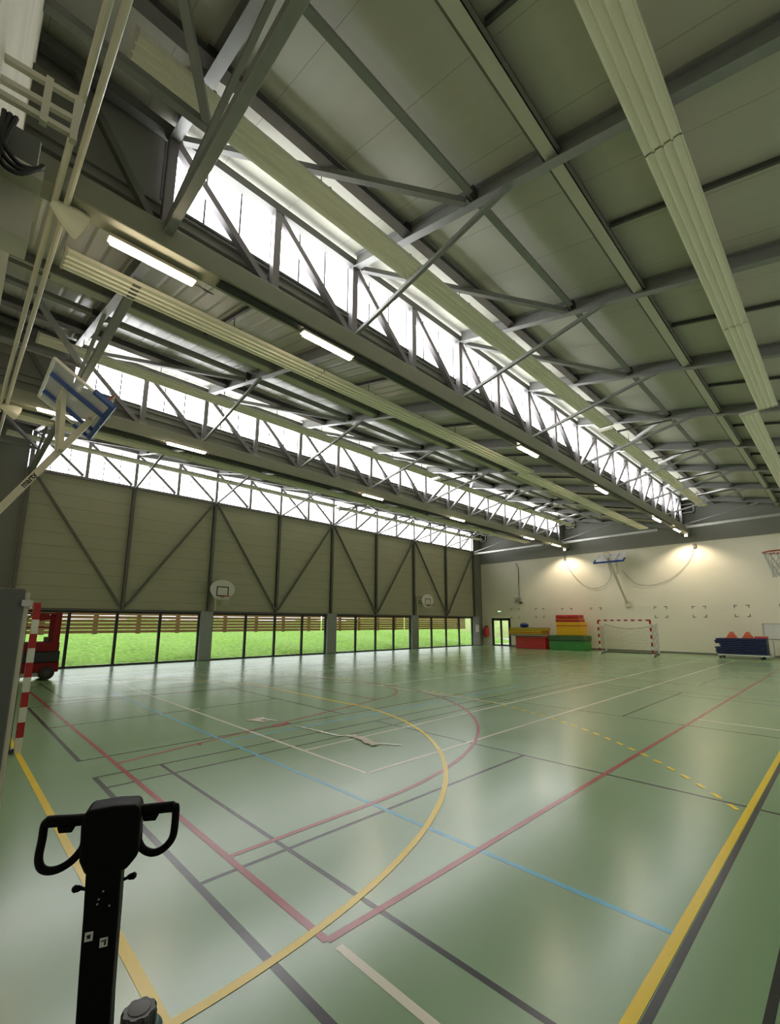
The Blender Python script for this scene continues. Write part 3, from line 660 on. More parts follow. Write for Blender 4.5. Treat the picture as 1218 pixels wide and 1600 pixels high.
# two fan-shaped practice boards on the window wall
def fan_board(xc, yb, zc, lab, xpost):
    t = thing('practice_basket', lab, 'basket', (xc, YL-0.1, zc-0.5), 'practice baskets on the window wall')
    poly = []
    for k in range(25):
        a = math.radians(-20+220*k/24)
        poly.append((xc+0.60*math.cos(a), yb, zc+0.10+0.43*math.sin(a) if math.sin(a) > 0 else zc+0.10+0.50*math.sin(a)))
    poly += [(xc-0.36, yb, zc-0.36), (xc, yb, zc-0.42), (xc+0.36, yb, zc-0.36)]
    MB().prism(poly, (0, 0.03, 0)).build('backboard', 'white', t)
    q = MB(); a, c_, e, g_ = xc-0.29, xc+0.29, zc-0.24, zc+0.22
    for (x0, x1, z0, z1) in ((a, c_, e, e+0.045), (a, c_, g_-0.045, g_), (a, a+0.045, e, g_), (c_-0.045, c_, e, g_)): q.box(x0, x1, yb-0.006, yb, z0, z1)
    q.build('target_square', 'black', t)
    rc = (xc, yb-0.36, zc-0.25)
    r = rim_mesh(rc, 0.225, (0, 0, 1)); r.box(xc-0.06, xc+0.06, yb-0.15, yb, zc-0.31, zc-0.22); r.build('rim', 'rim', t, smooth=True)
    net_mesh(rc, 0.22, (0, 0, 1), thick=0.006).build('net', 'net', t)
    ar = MB(); ar.bar((xpost+0.22, YL-0.2, 2.3), (xpost+0.22, YL-0.2, zc+0.25), 0.09, 0.09, (0, 1, 0))
    ar.bar((xpost+0.22, YL-0.2, zc+0.18), (xc, yb+0.05, zc+0.12), 0.06, 0.06); ar.bar((xpost+0.22, YL-0.2, zc-0.2), (xc, yb+0.05, zc-0.2), 0.06, 0.06); ar.bar((xc, yb+0.05, zc-0.28), (xc, yb+0.05, zc+0.2), 0.07, 0.05, (0, 1, 0))
    ar.build('support_arm', 'cream', t)
fan_board(9.20, 20.75, 3.22, 'white fan-shaped practice basket above the first grey pier from the camera end', 8.85)
fan_board(24.0, 20.75, 3.22, 'white fan-shaped practice basket near the far end of the cladding wall', 23.2)

# main backboards, folded up
def main_board(t, b0, uv, side, L=1.8, H=1.05):
    """b0: middle of the lower edge; uv: direction up the board; side: direction along the board; normal = front"""
    b0 = Vector(b0); uv = Vector(uv).normalized(); sd = Vector(side).normalized(); nf = uv.cross(sd).normalized()
    return b0, uv, sd, nf
def build_main(lab, b0, uv, sd, nf, arm_base, name='basketball_goal', text=False):
    t = thing(name, lab, 'basket', arm_base)
    b0, uv, sd, nf, ab = Vector(b0), Vector(uv).normalized(), Vector(sd).normalized(), Vector(nf).normalized(), Vector(arm_base)
    P = lambda a, h, n=0.0: b0+sd*a+uv*h+nf*n
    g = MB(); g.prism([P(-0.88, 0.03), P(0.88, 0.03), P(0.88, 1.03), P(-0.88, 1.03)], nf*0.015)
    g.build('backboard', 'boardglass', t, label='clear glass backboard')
    fr = MB()
    for (p, q) in ((P(-0.9, 0), P(-0.9, 1.05)), (P(0.9, 0), P(0.9, 1.05)), (P(-0.9, 1.05), P(0.9, 1.05)), (P(-0.9, 0), P(0.9, 0))): fr.bar(p, q, 0.045, 0.045, nf)
    fr.build('board_frame', 'white', t)
    pd = MB(); pd.bar(P(-0.95, -0.02, 0.0), P(0.95, -0.02, 0.0), 0.09, 0.11, nf)
    for s in (-1, 1): pd.bar(P(s*0.92, -0.04), P(s*0.92, 0.34), 0.09, 0.10, nf)
    pd.build('edge_pad', 'blue', t, bevel=0.02)
    for s in (-1, 1):
        MB().bar(P(s*0.42, 0.0, -0.05), P(s*0.42, 1.0, -0.05), 0.075, 0.06, nf).build('frame_rail', 'blue', t)
    ta = MB()
    for (a, h, a2, h2) in ((-0.30, 0.15, 0.30, 0.15), (-0.30, 0.60, 0.30, 0.60), (-0.30, 0.15, -0.30, 0.60), (0.30, 0.15, 0.30, 0.60)): ta.bar(P(a, h, 0.018), P(a2, h2, 0.018), 0.05, 0.004, nf)
    ta.build('target_square', 'white', t)
    rc = P(0, 0.15, 0.40)
    r = rim_mesh(rc, 0.225, uv); r.bar(P(0, 0.15, 0.0), P(0, 0.15, 0.18), 0.12, 0.08, uv); r.build('rim', 'rim', t, smooth=True)
    nm = MB(); ax = uv
    src = net_mesh(rc, 0.22, uv, 0.40, thick=0.007); src.build('net', 'net', t)
    a1 = P(0, 0.12, -0.10)
    MB().bar(ab, a1, 0.11, 0.13, (0, 1, 0) if abs(sd.y) < 0.5 else sd).build('main_arm', 'cream', t, bevel=0.008)
    mid = ab.lerp(a1, 0.72)
    for s in (-1, 1):
        MB().bar(mid+sd*s*0.2, P(s*0.30, 0.72, -0.06), 0.07, 0.07).build('strut', 'cream', t)
    MB().bar(mid-sd*0.25, mid+sd*0.25, 0.07, 0.07).build('cross_bar', 'cream', t)
    MB().bar(P(-0.42, 0.14, -0.05), P(0.42, 0.14, -0.05), 0.07, 0.05, nf).build('cross_bar', 'cream', t)
    MB().bar(P(-0.42, 0.72, -0.05), P(0.42, 0.72, -0.05), 0.07, 0.05, nf).build('cross_bar', 'cream', t)
    MB().box(ab.x-0.06, ab.x+0.06, ab.y-0.16, ab.y+0.16, ab.z-0.2, ab.z+0.15).build('wall_bracket', 'cream', t)
    return t, ab, a1
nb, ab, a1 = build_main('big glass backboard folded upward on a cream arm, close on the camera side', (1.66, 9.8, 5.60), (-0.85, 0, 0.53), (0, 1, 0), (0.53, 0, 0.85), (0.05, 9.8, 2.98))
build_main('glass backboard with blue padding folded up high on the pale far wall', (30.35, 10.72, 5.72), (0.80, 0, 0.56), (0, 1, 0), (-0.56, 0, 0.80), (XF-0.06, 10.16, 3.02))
# lettering on the near arm
def text(body, size, o, xd, yd, matn, parent, extrude=0.001):
    cu = bpy.data.curves.new('lettering', 'FONT'); cu.body = body; cu.size = size; cu.extrude = extrude; cu.offset = 0.003
    tmp = bpy.data.objects.new('lettering_outline', cu); COL.objects.link(tmp); bpy.context.view_layer.update()
    me = bpy.data.meshes.new_from_object(tmp.evaluated_get(bpy.context.evaluated_depsgraph_get()))
    bpy.data.objects.remove(tmp); me.materials.clear(); me.materials.append(M[matn])
    ob = bpy.data.objects.new('lettering', me); COL.objects.link(ob)
    xd = Vector(xd).normalized(); yd = Vector(yd).normalized(); zd = xd.cross(yd)
    mm = Matrix.Identity(4)
    for i in range(3): mm[i][0] = xd[i]; mm[i][1] = yd[i]; mm[i][2] = zd[i]; mm[i][3] = o[i]
    base = WORLD.get(parent.name, Vector((0,0,0))); mm[0][3] -= base.x; mm[1][3] -= base.y; mm[2][3] -= base.z
    ob.parent = parent; ob.matrix_local = mm
    return ob
av = (a1-ab).normalized(); yv = Vector((-av.z, 0, av.x))
o = ab + av*1.24 - yv*0.035 + Vector((0, -0.0685, 0))
tx = text('marty', 0.13, o, av, yv, 'black', nb)
# basket by the side wall: only its rim edge reaches into the picture
t = thing('side_basket', 'red basket ring with a white net, close by the sideline at the picture edge', 'basket', (10.6, YR, 3.05))
rc = (10.58, 0.80, 3.05)
r = rim_mesh(rc, 0.225, (0, 0, 1)); r.box(10.52, 10.64, 0.42, 0.58, 3.0, 3.08); r.build('rim', 'rim', t, smooth=True)
net_mesh(rc, 0.22, (0, 0, 1), 0.45, 0.0, 0.009).build('net', 'net', t)
MB().box(9.7, 11.5, 0.40, 0.43, 2.85, 3.95).build('backboard', 'white', t)
MB().bar((10.58, 0.40, 3.4), (10.58, YR+0.004, 3.4), 0.12, 0.12).build('main_arm', 'cream', t)
MB().bar((10.58, 0.40, 3.0), (10.58, YR+0.06, 3.85), 0.07, 0.07).build('strut', 'cream', t)

# ------------------------------------------------------------------ handball goals
def striped(mb, p, q, wd, n, first=0, last_white=0):
    p = Vector(p); q = Vector(q)
    for k in range(n): mb.bar(p.lerp(q, k/n), p.lerp(q, (k+1)/n), wd, wd, (0, 1, 0) if abs((q-p).normalized().y) < 0.5 else (0, 0, 1), (k+first) % 2)
def goal(lab, A, B, RA, RB, H, n=10, wd=0.08, sag=0.25, rz=1.8):
    t = thing('handball_goal', lab, 'goal', ((A[0]+B[0])/2, (A[1]+B[1])/2, 0))
    for P_ in (A, B):
        mb = MB(); striped(mb, (P_[0], P_[1], 0), (P_[0], P_[1], H), wd, n, 1); mb.build('goal_post', ['red', 'white'], t)
    mb = MB(); striped(mb, (A[0], A[1], H+0.0), (B[0], B[1], H+0.0), wd, 15, 0); mb.build('crossbar', ['red', 'white'], t)
    for P_, R_ in ((A, RA), (B, RB)):
        MB().bar((P_[0], P_[1], 0.03), (R_[0], R_[1], 0.03), 0.05, 0.05).build('ground_rail', 'darksteel', t)
        MB().tube([(R_[0], R_[1], 0.0), (R_[0], R_[1], rz)], 0.045, 8).build('rear_post', 'white', t, smooth=True)
    MB().bar((RA[0], RA[1], 0.03), (RB[0], RB[1], 0.03), 0.06, 0.05).build('ground_rail', 'darksteel', t)
    nt = MB(); nu, nv = 26, 16
    def Pn(i, j):
        s = i/nu; b_ = Vector((RA[0], RA[1], 0)).lerp(Vector((RB[0], RB[1], 0)), s)
        top = rz-0.1-sag*4*s*(1-s); return Vector((b_.x, b_.y, 0.04+(top-0.04)*j/nv))
    for i in range(nu+1): nt.tube([Pn(i, 0), Pn(i, nv)], 0.0028, 4)
    for j in range(nv+1): nt.tube([Pn(i, j) for i in range(0, nu+1, 2)], 0.0028 if j < nv else 0.014, 4)
    for P_, R_, e in ((A, RA, 0), (B, RB, 1)):
        for k in range(1, 8): nt.tube([(P_[0]+(R_[0]-P_[0])*k/8, P_[1]+(R_[1]-P_[1])*k/8, 0.04), (P_[0]+(R_[0]-P_[0])*k/8, P_[1]+(R_[1]-P_[1])*k/8, H-0.1-(H-rz)*k/8-0.25*math.sin(math.pi*k/8))], 0.005, 4)
        nt.tube([(P_[0]+(R_[0]-P_[0])*k/8, P_[1]+(R_[1]-P_[1])*k/8, H-0.05-(H-rz)*k/8-0.30*math.sin(math.pi*k/8)) for k in range(9)], 0.010, 4)
    nt.build('net', 'cordgrey', t)
    return t
goal('red and white striped goal standing before the pale far wall', (27.3, 10.5), (26.6, 7.55), (29.8, 11.07), (29.8, 8.13), 1.93)
goal('red and white striped goal post beside the slate cabinet, on the yellow line', (0.92, 11.38), (0.92, 8.24), (0.22, 11.3), (0.22, 8.3), 2.0, 10, 0.08)

# ------------------------------------------------------------------ crash mats against the far wall
def matblock(name, x0, x1, y0, y1, z0, z1, matn, lab, cat, band=None, group=None, handles=0, bev=0.04):
    t = thing(name, lab, cat, ((x0+x1)/2, (y0+y1)/2, z0), group)
    MB().box(x0, x1, y0, y1, z0, z1).build('cover', matn, t, bevel=bev, seg=3)
    if band:
        zc, hb, bm = band
        MB().box(x0-0.008, x1+0.008, y0-0.008, y1+0.008, zc-hb/2, zc+hb/2).build('piping', bm, t)
    for k in range(handles):
        yy = y0+(y1-y0)*(k+0.5)/handles
        MB().tube(smooth_path([(x0-0.01, yy-0.12, (z0+z1)/2), (x0-0.05, yy, (z0+z1)/2+0.02), (x0-0.01, yy+0.12, (z0+z1)/2)], 4), 0.012, 6).build('handle', 'greymat', t, smooth=True)
    return t
X0, X1 = 29.6, 30.7
matblock('crash_mat', X0, X1, 15.0, 17.28, 0.0, 0.86, 'redmat', 'thick red crash mat on the floor below the ochre mats', 'mat', (0.80, 0.03, 'greymat'), handles=2)
matblock('gym_mat', X0-0.2, X1-0.1, 15.1, 17.6, 0.865, 0.98, 'greymat', 'flat grey mat directly on the thick red crash mat', 'mat', bev=0.02)
matblock('gym_mat', X0-0.22, X1-0.1, 15.15, 17.66, 0.985, 1.22, 'ochre', 'lower ochre mat with a red seam above the grey mat', 'mat', (1.10, 0.03, 'redmat'), bev=0.03)
matblock('gym_mat', X0-0.2, X1-0.05, 15.1, 17.62, 1.225, 1.44, 'ochre', 'upper ochre mat carrying the small blue bag', 'mat', (1.43, 0.02, 'greymat'), bev=0.03)
b_ = MB(); b_.lathe((30.0, 16.75, 1.60), [(0.05, -0.31), (0.13, -0.27), (0.15, 0), (0.13, 0.27), (0.05, 0.31)], 14, (0.1, 1, 0))
t = thing('sports_bag', 'small blue bag lying on top of the ochre mats', 'bag', (30.0, 16.85, 1.45))
b_.build('body', 'bluebag', t, smooth=True); MB().tube(smooth_path([(30.0, 16.55, 1.72), (29.95, 16.75, 1.82), (30.0, 16.95, 1.72)], 5), 0.012, 6).build('strap', 'black', t, smooth=True)
matblock('crash_mat', X0+0.1, X1+0.2, 12.40, 14.80, 0.0, 0.62, 'greenmat', 'bright green crash mat at the bottom of the tall stack', 'mat', (0.56, 0.03, 'darkgreen'), handles=3)
matblock('crash_mat', X0+0.05, X1+0.2, 12.36, 14.82, 0.625, 0.95, 'darkgreen', 'dull green mat between the bright green and yellow blocks', 'mat', (0.92, 0.02, 'greenmat'))
matblock('crash_mat', X0+0.2, X1+0.2, 12.62, 14.26, 0.955, 1.84, 'yellowmat', 'big yellow block standing on the dull green mat', 'mat', (1.60, 0.05, 'redmat'))
t = matblock('gym_mat', X0+0.2, X1+0.1, 12.70, 14.28, 1.845, 2.06, 'redmat', 'red mat with yellow rim lying on the big yellow block', 'mat', (2.03, 0.03, 'yellowmat'), bev=0.03)
matblock('gym_mat', X0+0.2, X1+0.1, 12.74, 14.28, 2.065, 2.32, 'redmat', 'topmost red mat of the tall stack', 'mat', None, handles=1, bev=0.06)
# trolley with navy mats
t = thing('mat_trolley', 'white low trolley on castors carrying navy mats', 'trolley', (30.0, 4.15, 0))
tb = MB()
for xx in (29.35, 30.35): tb.bar((xx, 3.12, 0.17), (xx, 5.25, 0.17), 0.06, 0.07)
for yy in (3.15, 4.2, 5.22): tb.bar((29.35, yy, 0.17), (30.35, yy, 0.17), 0.05, 0.05)
tb.build('platform', 'white', t)
MB().tube(smooth_path([(29.4, 3.3, 0.14), (29.4, 3.08, 0.13), (29.4, 3.02, 0.2), (29.4, 3.02, 0.86), (29.45, 3.02, 0.9), (30.3, 3.02, 0.9), (30.35, 3.02, 0.86), (30.35, 3.02, 0.2), (30.35, 3.08, 0.13), (30.35, 3.3, 0.14)], 3), 0.022, 8).build('push_handle', 'white', t, smooth=True)
for xx in (29.42, 30.28):
    for yy in (3.45, 5.15):
        wheel = MB().lathe((xx-0.02, yy, 0.065), [(0.05, -0.01), (0.065, 0.0), (0.065, 0.03), (0.05, 0.04)], 16, (1, 0, 0)).build('castor', 'rubber', t, smooth=True)
        MB().box(xx-0.035, xx+0.035, yy-0.03, yy+0.03, 0.08, 0.15).build('fork', 'greyline', wheel)
NM = ['undermost', 'second from the bottom', 'third from the bottom', 'fourth from the bottom', 'middle', 'fourth from the top', 'third from the top', 'second from the top', 'topmost']
for k in range(9):
    j = [0.0, 0.05, 0.02, 0.06, -0.18, -0.14, 0.03, 0.05, -0.02][k]
    z = 0.21+0.09*k
    mb = MB().box(29.32, 30.36, 3.2, 5.28+j, z, z+0.082).build('gym_mat', 'navy', bevel=0.02, origin=(29.8, 4.2, z))
    tag(mb, 'thin navy gym mat on the white trolley, %s of nine' % NM[k], 'mat', 'navy mats on the trolley')
for (y, nm) in ((4.62, 'nearer the goal'), (3.95, 'beside the flat coral mat')):
    mb = MB(); z = 1.02
    mb.prism([(29.55, y-0.24, z), (29.55, y+0.24, z), (29.55, y+0.03, z+0.33), (29.55, y-0.06, z+0.33)], (0.4, 0, 0))
    tag(mb.build('foam_wedge', 'orange', bevel=0.015, origin=(29.7, y, z)), 'orange peaked foam wedge on the navy mats, %s' % nm, 'wedge', 'orange wedges on the navy mats')
tag(MB().box(29.5, 30.1, 3.16, 3.66, 1.02, 1.13).build('foam_pad', 'coral', bevel=0.02, origin=(29.8, 3.4, 1.02)), 'flat coral red foam pad at the end of the navy mats', 'pad')
t = thing('wall_board', 'pale whiteboard on the far wall behind the trolley handle', 'board', (XF-0.02, 2.5, 0.95))
MB().box(XF-0.03, XF, 1.4, 3.48, 0.97, 1.76).build('panel', 'white', t); fr = MB()
for (a, b2, c_, d_) in ((1.38, 3.5, 0.95, 0.98), (1.38, 3.5, 1.75, 1.78), (1.38, 1.41, 0.95, 1.78), (3.47, 3.5, 0.95, 1.78)): fr.box(XF-0.04, XF, a, b2, c_, d_)
fr.build('frame', 'greyline', t)

# ------------------------------------------------------------------ things on the floor
t = thing('taped_cloth', 'crumpled white cloth strip lying along the floor inside the yellow arc', 'cloth strip', (4.75, 5.6, 0))
def ribbon(pts, ws, z=0.006):
    mb = MB(); P = [Vector((p[0], p[1], 0)) for p in pts]; v = []
    for i, p in enumerate(P):
        d = (P[min(i+1, len(P)-1)]-P[max(i-1, 0)]).normalized(); n = Vector((-d.y, d.x, 0))*ws[i]/2; zz = z+0.012*random.random()
        v += [tuple(p+n+Vector((0, 0, zz))), tuple(p-n+Vector((0, 0, zz*0.6+0.003)))]
    mb._add(v, [(2*i, 2*i+1, 2*i+3, 2*i+2) for i in range(len(P)-1)]); return mb
sp = smooth_path([(4.56, 7.0, 0), (4.60, 6.5, 0), (4.66, 5.95, 0), (4.83, 5.75, 0), (4.75, 5.3, 0), (4.80, 5.15, 0), (4.99, 4.85, 0)], 5)
ribbon(sp, [0.03+0.01*random.random() for _ in sp]).build('strip', 'l_white', t)
q = smooth_path([(4.80, 5.78, 0), (4.80, 5.5, 0), (4.74, 5.3, 0), (4.70, 5.1, 0)], 6)
ribbon(q, [0.09+0.07*random.random() for _ in q], 0.012).build('crumple', 'tape', t)
t = thing('paper_patch', 'small white patch with a dark square taped to the floor near the red key', 'patch', (4.35, 7.8, 0))
MB().prism([(4.14, 8.02, 0.004), (4.30, 7.62, 0.004), (4.47, 7.70, 0.004), (4.50, 8.02, 0.004)], (0, 0, 0.003)).build('sheet', 'tape', t)
MB().prism([(4.34, 7.82, 0.0075), (4.37, 7.70, 0.0075), (4.46, 7.74, 0.0075), (4.43, 7.86, 0.0075)], (0, 0, 0.002)).build('dark_square', 'mark', t)
MB().prism([(4.40, 7.90, 0.006), (4.50, 7.58, 0.006), (4.54, 7.58, 0.006), (4.46, 7.90, 0.006)], (0, 0, 0.003)).build('tab', 'paper', t)

# ------------------------------------------------------------------ scissor lift by the windows
t = thing('scissor_lift', 'red and black scissor lift parked before the first windows', 'lift', (2.0, 18.1, 0))
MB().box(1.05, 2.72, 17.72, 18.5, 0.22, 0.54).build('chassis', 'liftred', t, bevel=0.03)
MB().box(1.0, 2.70, 17.66, 18.55, 0.54, 0.86).build('scissor_stack', 'black', t, bevel=0.01)
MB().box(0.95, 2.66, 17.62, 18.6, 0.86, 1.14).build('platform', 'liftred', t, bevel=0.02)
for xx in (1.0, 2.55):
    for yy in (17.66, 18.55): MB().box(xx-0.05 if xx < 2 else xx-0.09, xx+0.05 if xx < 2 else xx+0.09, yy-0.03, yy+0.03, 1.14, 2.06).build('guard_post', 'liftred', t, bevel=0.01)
g = MB()
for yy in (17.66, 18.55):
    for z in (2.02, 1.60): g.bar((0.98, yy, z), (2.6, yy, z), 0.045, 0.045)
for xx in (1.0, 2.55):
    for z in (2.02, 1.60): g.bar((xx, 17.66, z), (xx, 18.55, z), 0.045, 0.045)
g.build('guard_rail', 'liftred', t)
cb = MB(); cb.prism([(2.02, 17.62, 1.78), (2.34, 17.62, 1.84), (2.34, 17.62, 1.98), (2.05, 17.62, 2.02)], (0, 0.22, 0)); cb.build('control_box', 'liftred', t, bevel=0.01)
MB().tube([(2.42, 17.8, 1.14), (2.42, 17.8, 1.6)], 0.015, 6).build('cable', 'black', t)
MB().box(2.26, 2.38, 17.7, 17.85, 1.14, 1.30).build('pedal_box', 'capgrey', t, bevel=0.01)
for xx in (1.35, 2.42):
    for yy in (17.68, 18.46):
        wh = MB().lathe((xx, yy-0.06, 0.2), [(0.10, -0.02), (0.18, 0.0), (0.20, 0.03), (0.20, 0.13), (0.18, 0.16), (0.10, 0.18)], 22, (0, 1, 0)).build('wheel', 'rubber', t, smooth=True)
        MB().lathe((xx, yy-0.085, 0.2), [(0.03, 0), (0.09, 0.005), (0.10, 0.03)], 14, (0, 1, 0)).build('hub', 'capgrey', wh, smooth=True)
MB().box(1.2, 2.3, 17.8, 18.4, 0.10, 0.24).build('step', 'white', t)

# ------------------------------------------------------------------ cabinet close to the camera
t = thing('cabinet', 'tall slate grey steel cabinet close to the camera with a cream edge', 'cabinet', (0.08, 2.8, 0))
MB().box(XN+0.006, 0.215, 2.3, 3.2, 0.03, 1.90).build('body', 'cabinet', t, bevel=0.006)
MB().box(0.211, 0.231, 2.31, 2.36, 0.03, 1.885).build('edge_strip', 'cream', t, label='cream edge strip')
MB().box(0.205, 0.24, 2.285, 2.305, 1.83, 1.855).build('latch', 'greyline', t)
MB().box(XN+0.01, 0.2, 2.32, 3.18, 0.0, 0.03).build('plinth', 'black', t)
t = thing('small_device', 'small dark device with a white base on top of the slate cabinet', 'device', (0.03, 2.45, 1.90))  # unidentified small dark object on a white base
MB().lathe((0.02, 2.42, 1.90), [(0.04, 0), (0.05, 0.005), (0.05, 0.05), (0.04, 0.055)], 16).build('base', 'white', t, smooth=True)
MB().lathe((0.022, 2.42, 1.955), [(0.03, 0), (0.05, 0.02), (0.052, 0.07), (0.035, 0.11), (0.015, 0.125)], 16).build('body', 'navy', t, smooth=True)

# ------------------------------------------------------------------ pallet stacker tiller close to the camera
PO = Vector((0.354, 1.387, 0)); DA = Vector((0.924, -0.383, 0)).normalized(); DN = Vector((0.383, 0.924, 0)).normalized()
T = lambda a, z, b=0.0: PO + DA*a + DN*b + Vector((0, 0, z))
t = thing('pallet_stacker', 'black pallet stacker tiller with two loop grips in the foreground', 'pallet stacker', (0.38, 1.45, 0))
hd = [(-0.046, 1.306), (-0.034, 1.313), (0.02, 1.316), (0.072, 1.312), (0.078, 1.29), (0.082, 1.195), (0.056, 1.163), (-0.030, 1.166), (-0.046, 1.20), (-0.050, 1.275)]
MB().prism([T(a, z, -0.035) for a, z in hd], DN*0.08).build('control_head', 'tiller', t, bevel=0.010, seg=3)
for s, L in ((-1, [(-0.045, 1.283), (-0.085, 1.286), (-0.122, 1.289), (-0.131, 1.284), (-0.1325, 1.25), (-0.135, 1.212), (-0.128, 1.189), (-0.112, 1.179), (-0.090, 1.180), (-0.066, 1.193), (-0.048, 1.215), (-0.043, 1.232)]),
             (1, [(0.075, 1.288), (0.115, 1.287), (0.150, 1.286), (0.158, 1.284), (0.159, 1.25), (0.157, 1.215), (0.146, 1.195), (0.128, 1.183), (0.108, 1.182), (0.088, 1.194), (0.076, 1.215), (0.074, 1.232)])):
    pts = [T(a, z) for a, z in L]
    rr = [0.0145 if i < 3 else 0.0105 for i in range(len(L))]
    sp = smooth_path(pts, 4); rs = []
    for i in range(len(sp)): rs.append(0.0135 if i <= 9 else 0.0092)
    MB().tube(sp, rs, 12).build('loop_grip', 'tiller', t, smooth=True)
    gx = -0.083 if s < 0 else 0.10
    MB().prism([T(gx-0.02, 1.276, -0.012), T(gx+0.02, 1.276, -0.012), T(gx+0.012, 1.261, -0.012), T(gx-0.015, 1.263, -0.012)], DN*0.024).build('trigger', 'tiller', t, bevel=0.002)
cl_ = [(-0.030, 1.168), (0.046, 1.168), (0.049, 1.06), (0.050, 0.96), (0.052, 0.87), (0.055, 0.80), (0.060, 0.25), (-0.006, 0.25), (-0.016, 0.80), (-0.022, 0.95), (-0.026, 1.08)]
MB().prism([T(a, z, -0.025) for a, z in cl_], DN*0.065).build('tiller_column', 'tiller', t, bevel=0.005)
for (a, z, s) in ((-0.030, 1.128, -1), (0.050, 1.134, 1)):
    kb = MB(); kb.tube([T(a, z-0.004), T(a+0.012*s, z)], 0.004, 8); kb.tube([T(a+0.008*s, z), T(a+0.014*s, z), T(a+0.024*s, z+0.001), T(a+0.029*s, z+0.001)], [0.004, 0.007, 0.0085, 0.004], 10); kb.build('side_knob', 'tiller', t, smooth=True)
for (a, z, sgn) in ((-0.0088, 1.031, 0), (0.0235, 1.012, 1)):
    o_ = MB(); o_.prism([T(a-0.0085, z-0.010, -0.0262), T(a+0.0085, z-0.010, -0.0262), T(a+0.0085, z+0.010, -0.0262), T(a-0.0085, z+0.010, -0.0262)], DN*0.001)
    st = o_.build('sticker', 'paper', t, label='white sticker with a black pictogram')
    pk = MB()
    if sgn == 0:
        pk.prism([T(a-0.004, z-0.004, -0.0268), T(a+0.004, z-0.004, -0.0268), T(a+0.003, z+0.004, -0.0268), T(a-0.003, z+0.004, -0.0268)], DN*0.0006)
        pk.prism([T(a-0.005, z+0.001, -0.0268), T(a+0.005, z+0.003, -0.0268), T(a+0.005, z+0.0045, -0.0268), T(a-0.005, z+0.0025, -0.0268)], DN*0.0006)
    else:
        pk.prism([T(a-0.006, z+0.002, -0.0268), T(a+0.006, z+0.003, -0.0268), T(a+0.006, z+0.006, -0.0268), T(a-0.006, z+0.004, -0.0268)], DN*0.0006)
        pk.prism([T(a+0.001, z-0.006, -0.0268), T(a+0.005, z-0.006, -0.0268), T(a+0.005, z+0.002, -0.0268), T(a+0.001, z+0.002, -0.0268)], DN*0.0006)
    pk.build('pictogram', 'black', st)
for (a, z) in ((0.004, 1.108), (0.002, 1.098), (0.028, 1.090), (0.012, 1.124)):
    MB().lathe(T(a, z, -0.026), [(0.0022, 0), (0.0022, 0.001)], 8, -DN).build('screw', 'greyline', t)
MB().prism([T(-0.10, 0.05, -0.25), T(0.2, 0.05, -0.25), T(0.2, 0.28, -0.25), T(-0.10, 0.28, -0.25)], DN*0.52).build('chassis', 'tiller', t, bevel=0.02)
for a in (-0.12, 0.22): MB().lathe(T(a, 0.08, 0.1), [(0.05, -0.03), (0.08, -0.02), (0.08, 0.02), (0.05, 0.03)], 18, DA).build('wheel', 'rubber', t, smooth=True)
for a in (-0.11, 0.23): MB().prism([T(a-0.06, 0.05, -0.25), T(a+0.06, 0.05, -0.25), T(a+0.06, 0.09, -0.25), T(a-0.06, 0.09, -0.25)], DN*-0.9).build('fork', 'tiller', t, bevel=0.008)
# teal canister with a scalloped cap standing on the chassis
cc = Vector((0.52, 1.528, 0))
t = thing('canister', 'dark teal canister with a black scalloped cap beside the tiller column', 'canister', (cc.x, cc.y, 0.28))
MB().lathe((cc.x+0.004, cc.y-0.004, 0.28), [(0.05, 0), (0.060, 0.01), (0.060, 0.35), (0.057, 0.375), (0.047, 0.388), (0.042, 0.39)], 28).build('body', 'teal', t, smooth=True)
cp_ = MB(); n = 48
def sc(r, z): return [(cc.x+(r*(1+0.05*(1 if (k % 6) < 3 else -1)))*math.cos(2*math.pi*k/n), cc.y+(r*(1+0.05*(1 if (k % 6) < 3 else -1)))*math.sin(2*math.pi*k/n), z) for k in range(n)]
r0, r1, r2_ = sc(0.044, 0.670), sc(0.044, 0.697), sc(0.040, 0.706)
cp_._add(r0+r1+r2_, [(k, (k+1) % n, n+(k+1) % n, n+k) for k in range(n)]+[(n+k, n+(k+1) % n, 2*n+(k+1) % n, 2*n+k) for k in range(n)]+[tuple(range(2*n, 3*n)), tuple(range(n-1, -1, -1))])
cap = cp_.build('cap', 'capgrey', t)
MB().lathe((cc.x, cc.y, 0.705), [(0.029, 0), (0.028, 0.003), (0.024, 0.004), (0.004, 0.0045)], 28).build('cap_disc', 'discgrey', cap, smooth=True)

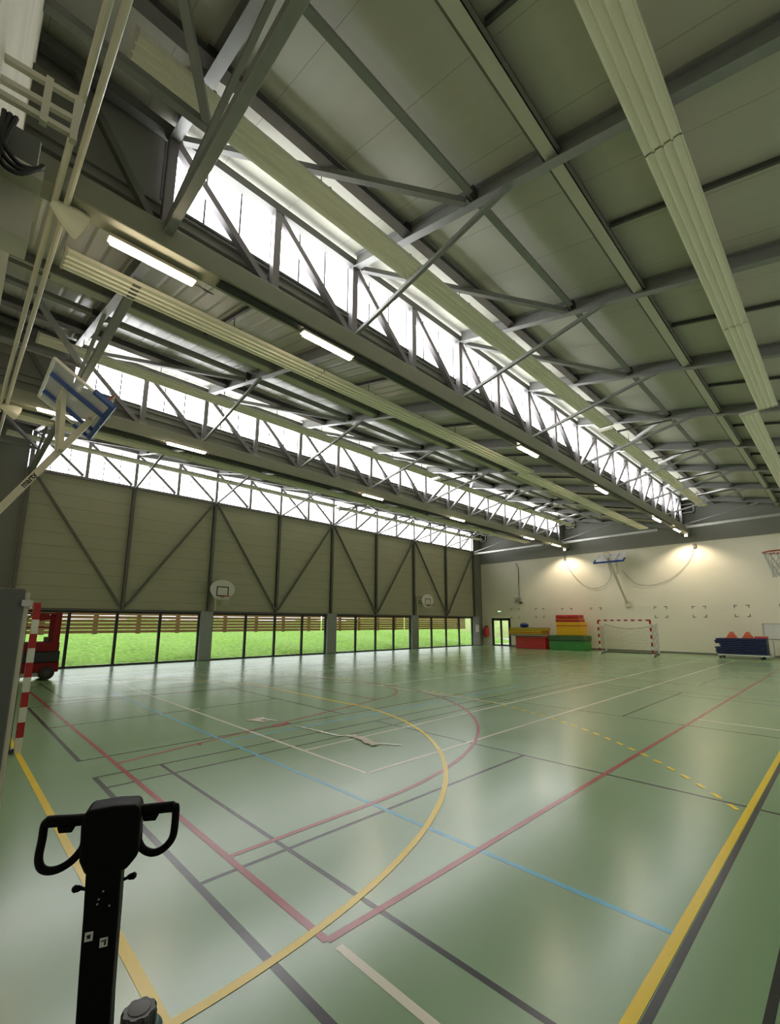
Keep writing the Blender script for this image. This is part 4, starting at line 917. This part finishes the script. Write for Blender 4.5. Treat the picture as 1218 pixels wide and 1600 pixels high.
# ------------------------------------------------------------------ equipment high on the near wall
for (x, r, nm) in ((0.33, 0.035, 'outer'), (0.445, 0.035, 'inner')):
    tag(MB().tube([(x+0.02, 2.2, 7.0), (x, 6.0, 7.0), (x-0.03, 12, 7.0), (x-0.02, YL-0.02, 7.0)], r, 8).build('conduit_pipe', 'cream', smooth=True, origin=(x, 8, 7.0)),
        'long cream pipe running high along the near wall, %s of the pair' % ('nearest the wall' if nm == 'outer' else 'farthest from the wall'), 'pipe', 'pair of cream pipes')
for k in range(5):
    y = 4.9+3.2*k
    tag(MB().box(XN, 0.50, y-0.025, y+0.025, 7.045, 7.09).build('pipe_bracket', 'post', origin=(0, y, 7.07)), 'grey bracket holding the pair of cream pipes, %s from the camera' % ORD[k], 'bracket', 'brackets of the pipe pair')
t = thing('cable_ladder', 'pale steel cable ladder end sticking out beside the concrete wall', 'cable ladder', (0.0, 1.15, 3.0))
for za, zb in ((2.987, 3.002), (2.93, 2.945), (2.893, 2.903)): MB().bar((XN, 1.15, za), (0.078, 1.15, zb), 0.012, 0.013).build('rail', 'cream', t)
for x in (0.018, 0.074): MB().bar((x, 1.15, 2.885), (x, 1.15, 3.008), 0.014, 0.016, (0, 1, 0)).build('rung', 'cream', t)
t = thing('winch_motor', 'grey winch motor box with looping black cables below the cable ladder', 'motor', (0.0, 1.25, 2.8))
MB().box(XN, 0.022, 1.17, 1.28, 2.765, 2.86).build('housing', 'cabinet', t, bevel=0.004)
MB().box(XN, 0.034, 1.15, 1.30, 2.742, 2.765).build('mounting_plate', 'cream', t)
for k in range(3): MB().tube(smooth_path([(-0.045+0.01*k, 1.14, 2.85), (-0.04, 1.13, 2.77-0.02*k), (-0.01, 1.13, 2.735-0.012*k), (0.02, 1.135, 2.75), (0.03, 1.145, 2.775)], 5), 0.005, 6).build('cable', 'rubber', t, smooth=True)
MB().box(XN, 0.028, 1.2, 1.28, 2.62, 2.742).build('bracket_plate', 'cream', t)
t = thing('vent_grille', 'cream louvred vent grille on the near wall beneath the winch motor', 'grille', (0, 3.6, 3.3))
vg = MB()
for k in range(12): vg.bar((XN+0.03, 2.9, 3.0+0.075*k), (XN+0.03, 4.2, 3.0+0.075*k), 0.05, 0.02, (1, 0, 1))
vg.build('louvre', 'cream', t)
fr = MB(); fr.box(XN, XN+0.06, 2.85, 2.9, 2.95, 3.95); fr.box(XN, XN+0.06, 4.2, 4.25, 2.95, 3.95); fr.box(XN, XN+0.06, 2.85, 4.25, 2.93, 2.97); fr.box(XN, XN+0.06, 2.85, 4.25, 3.93, 3.97); fr.build('frame', 'cream', t)
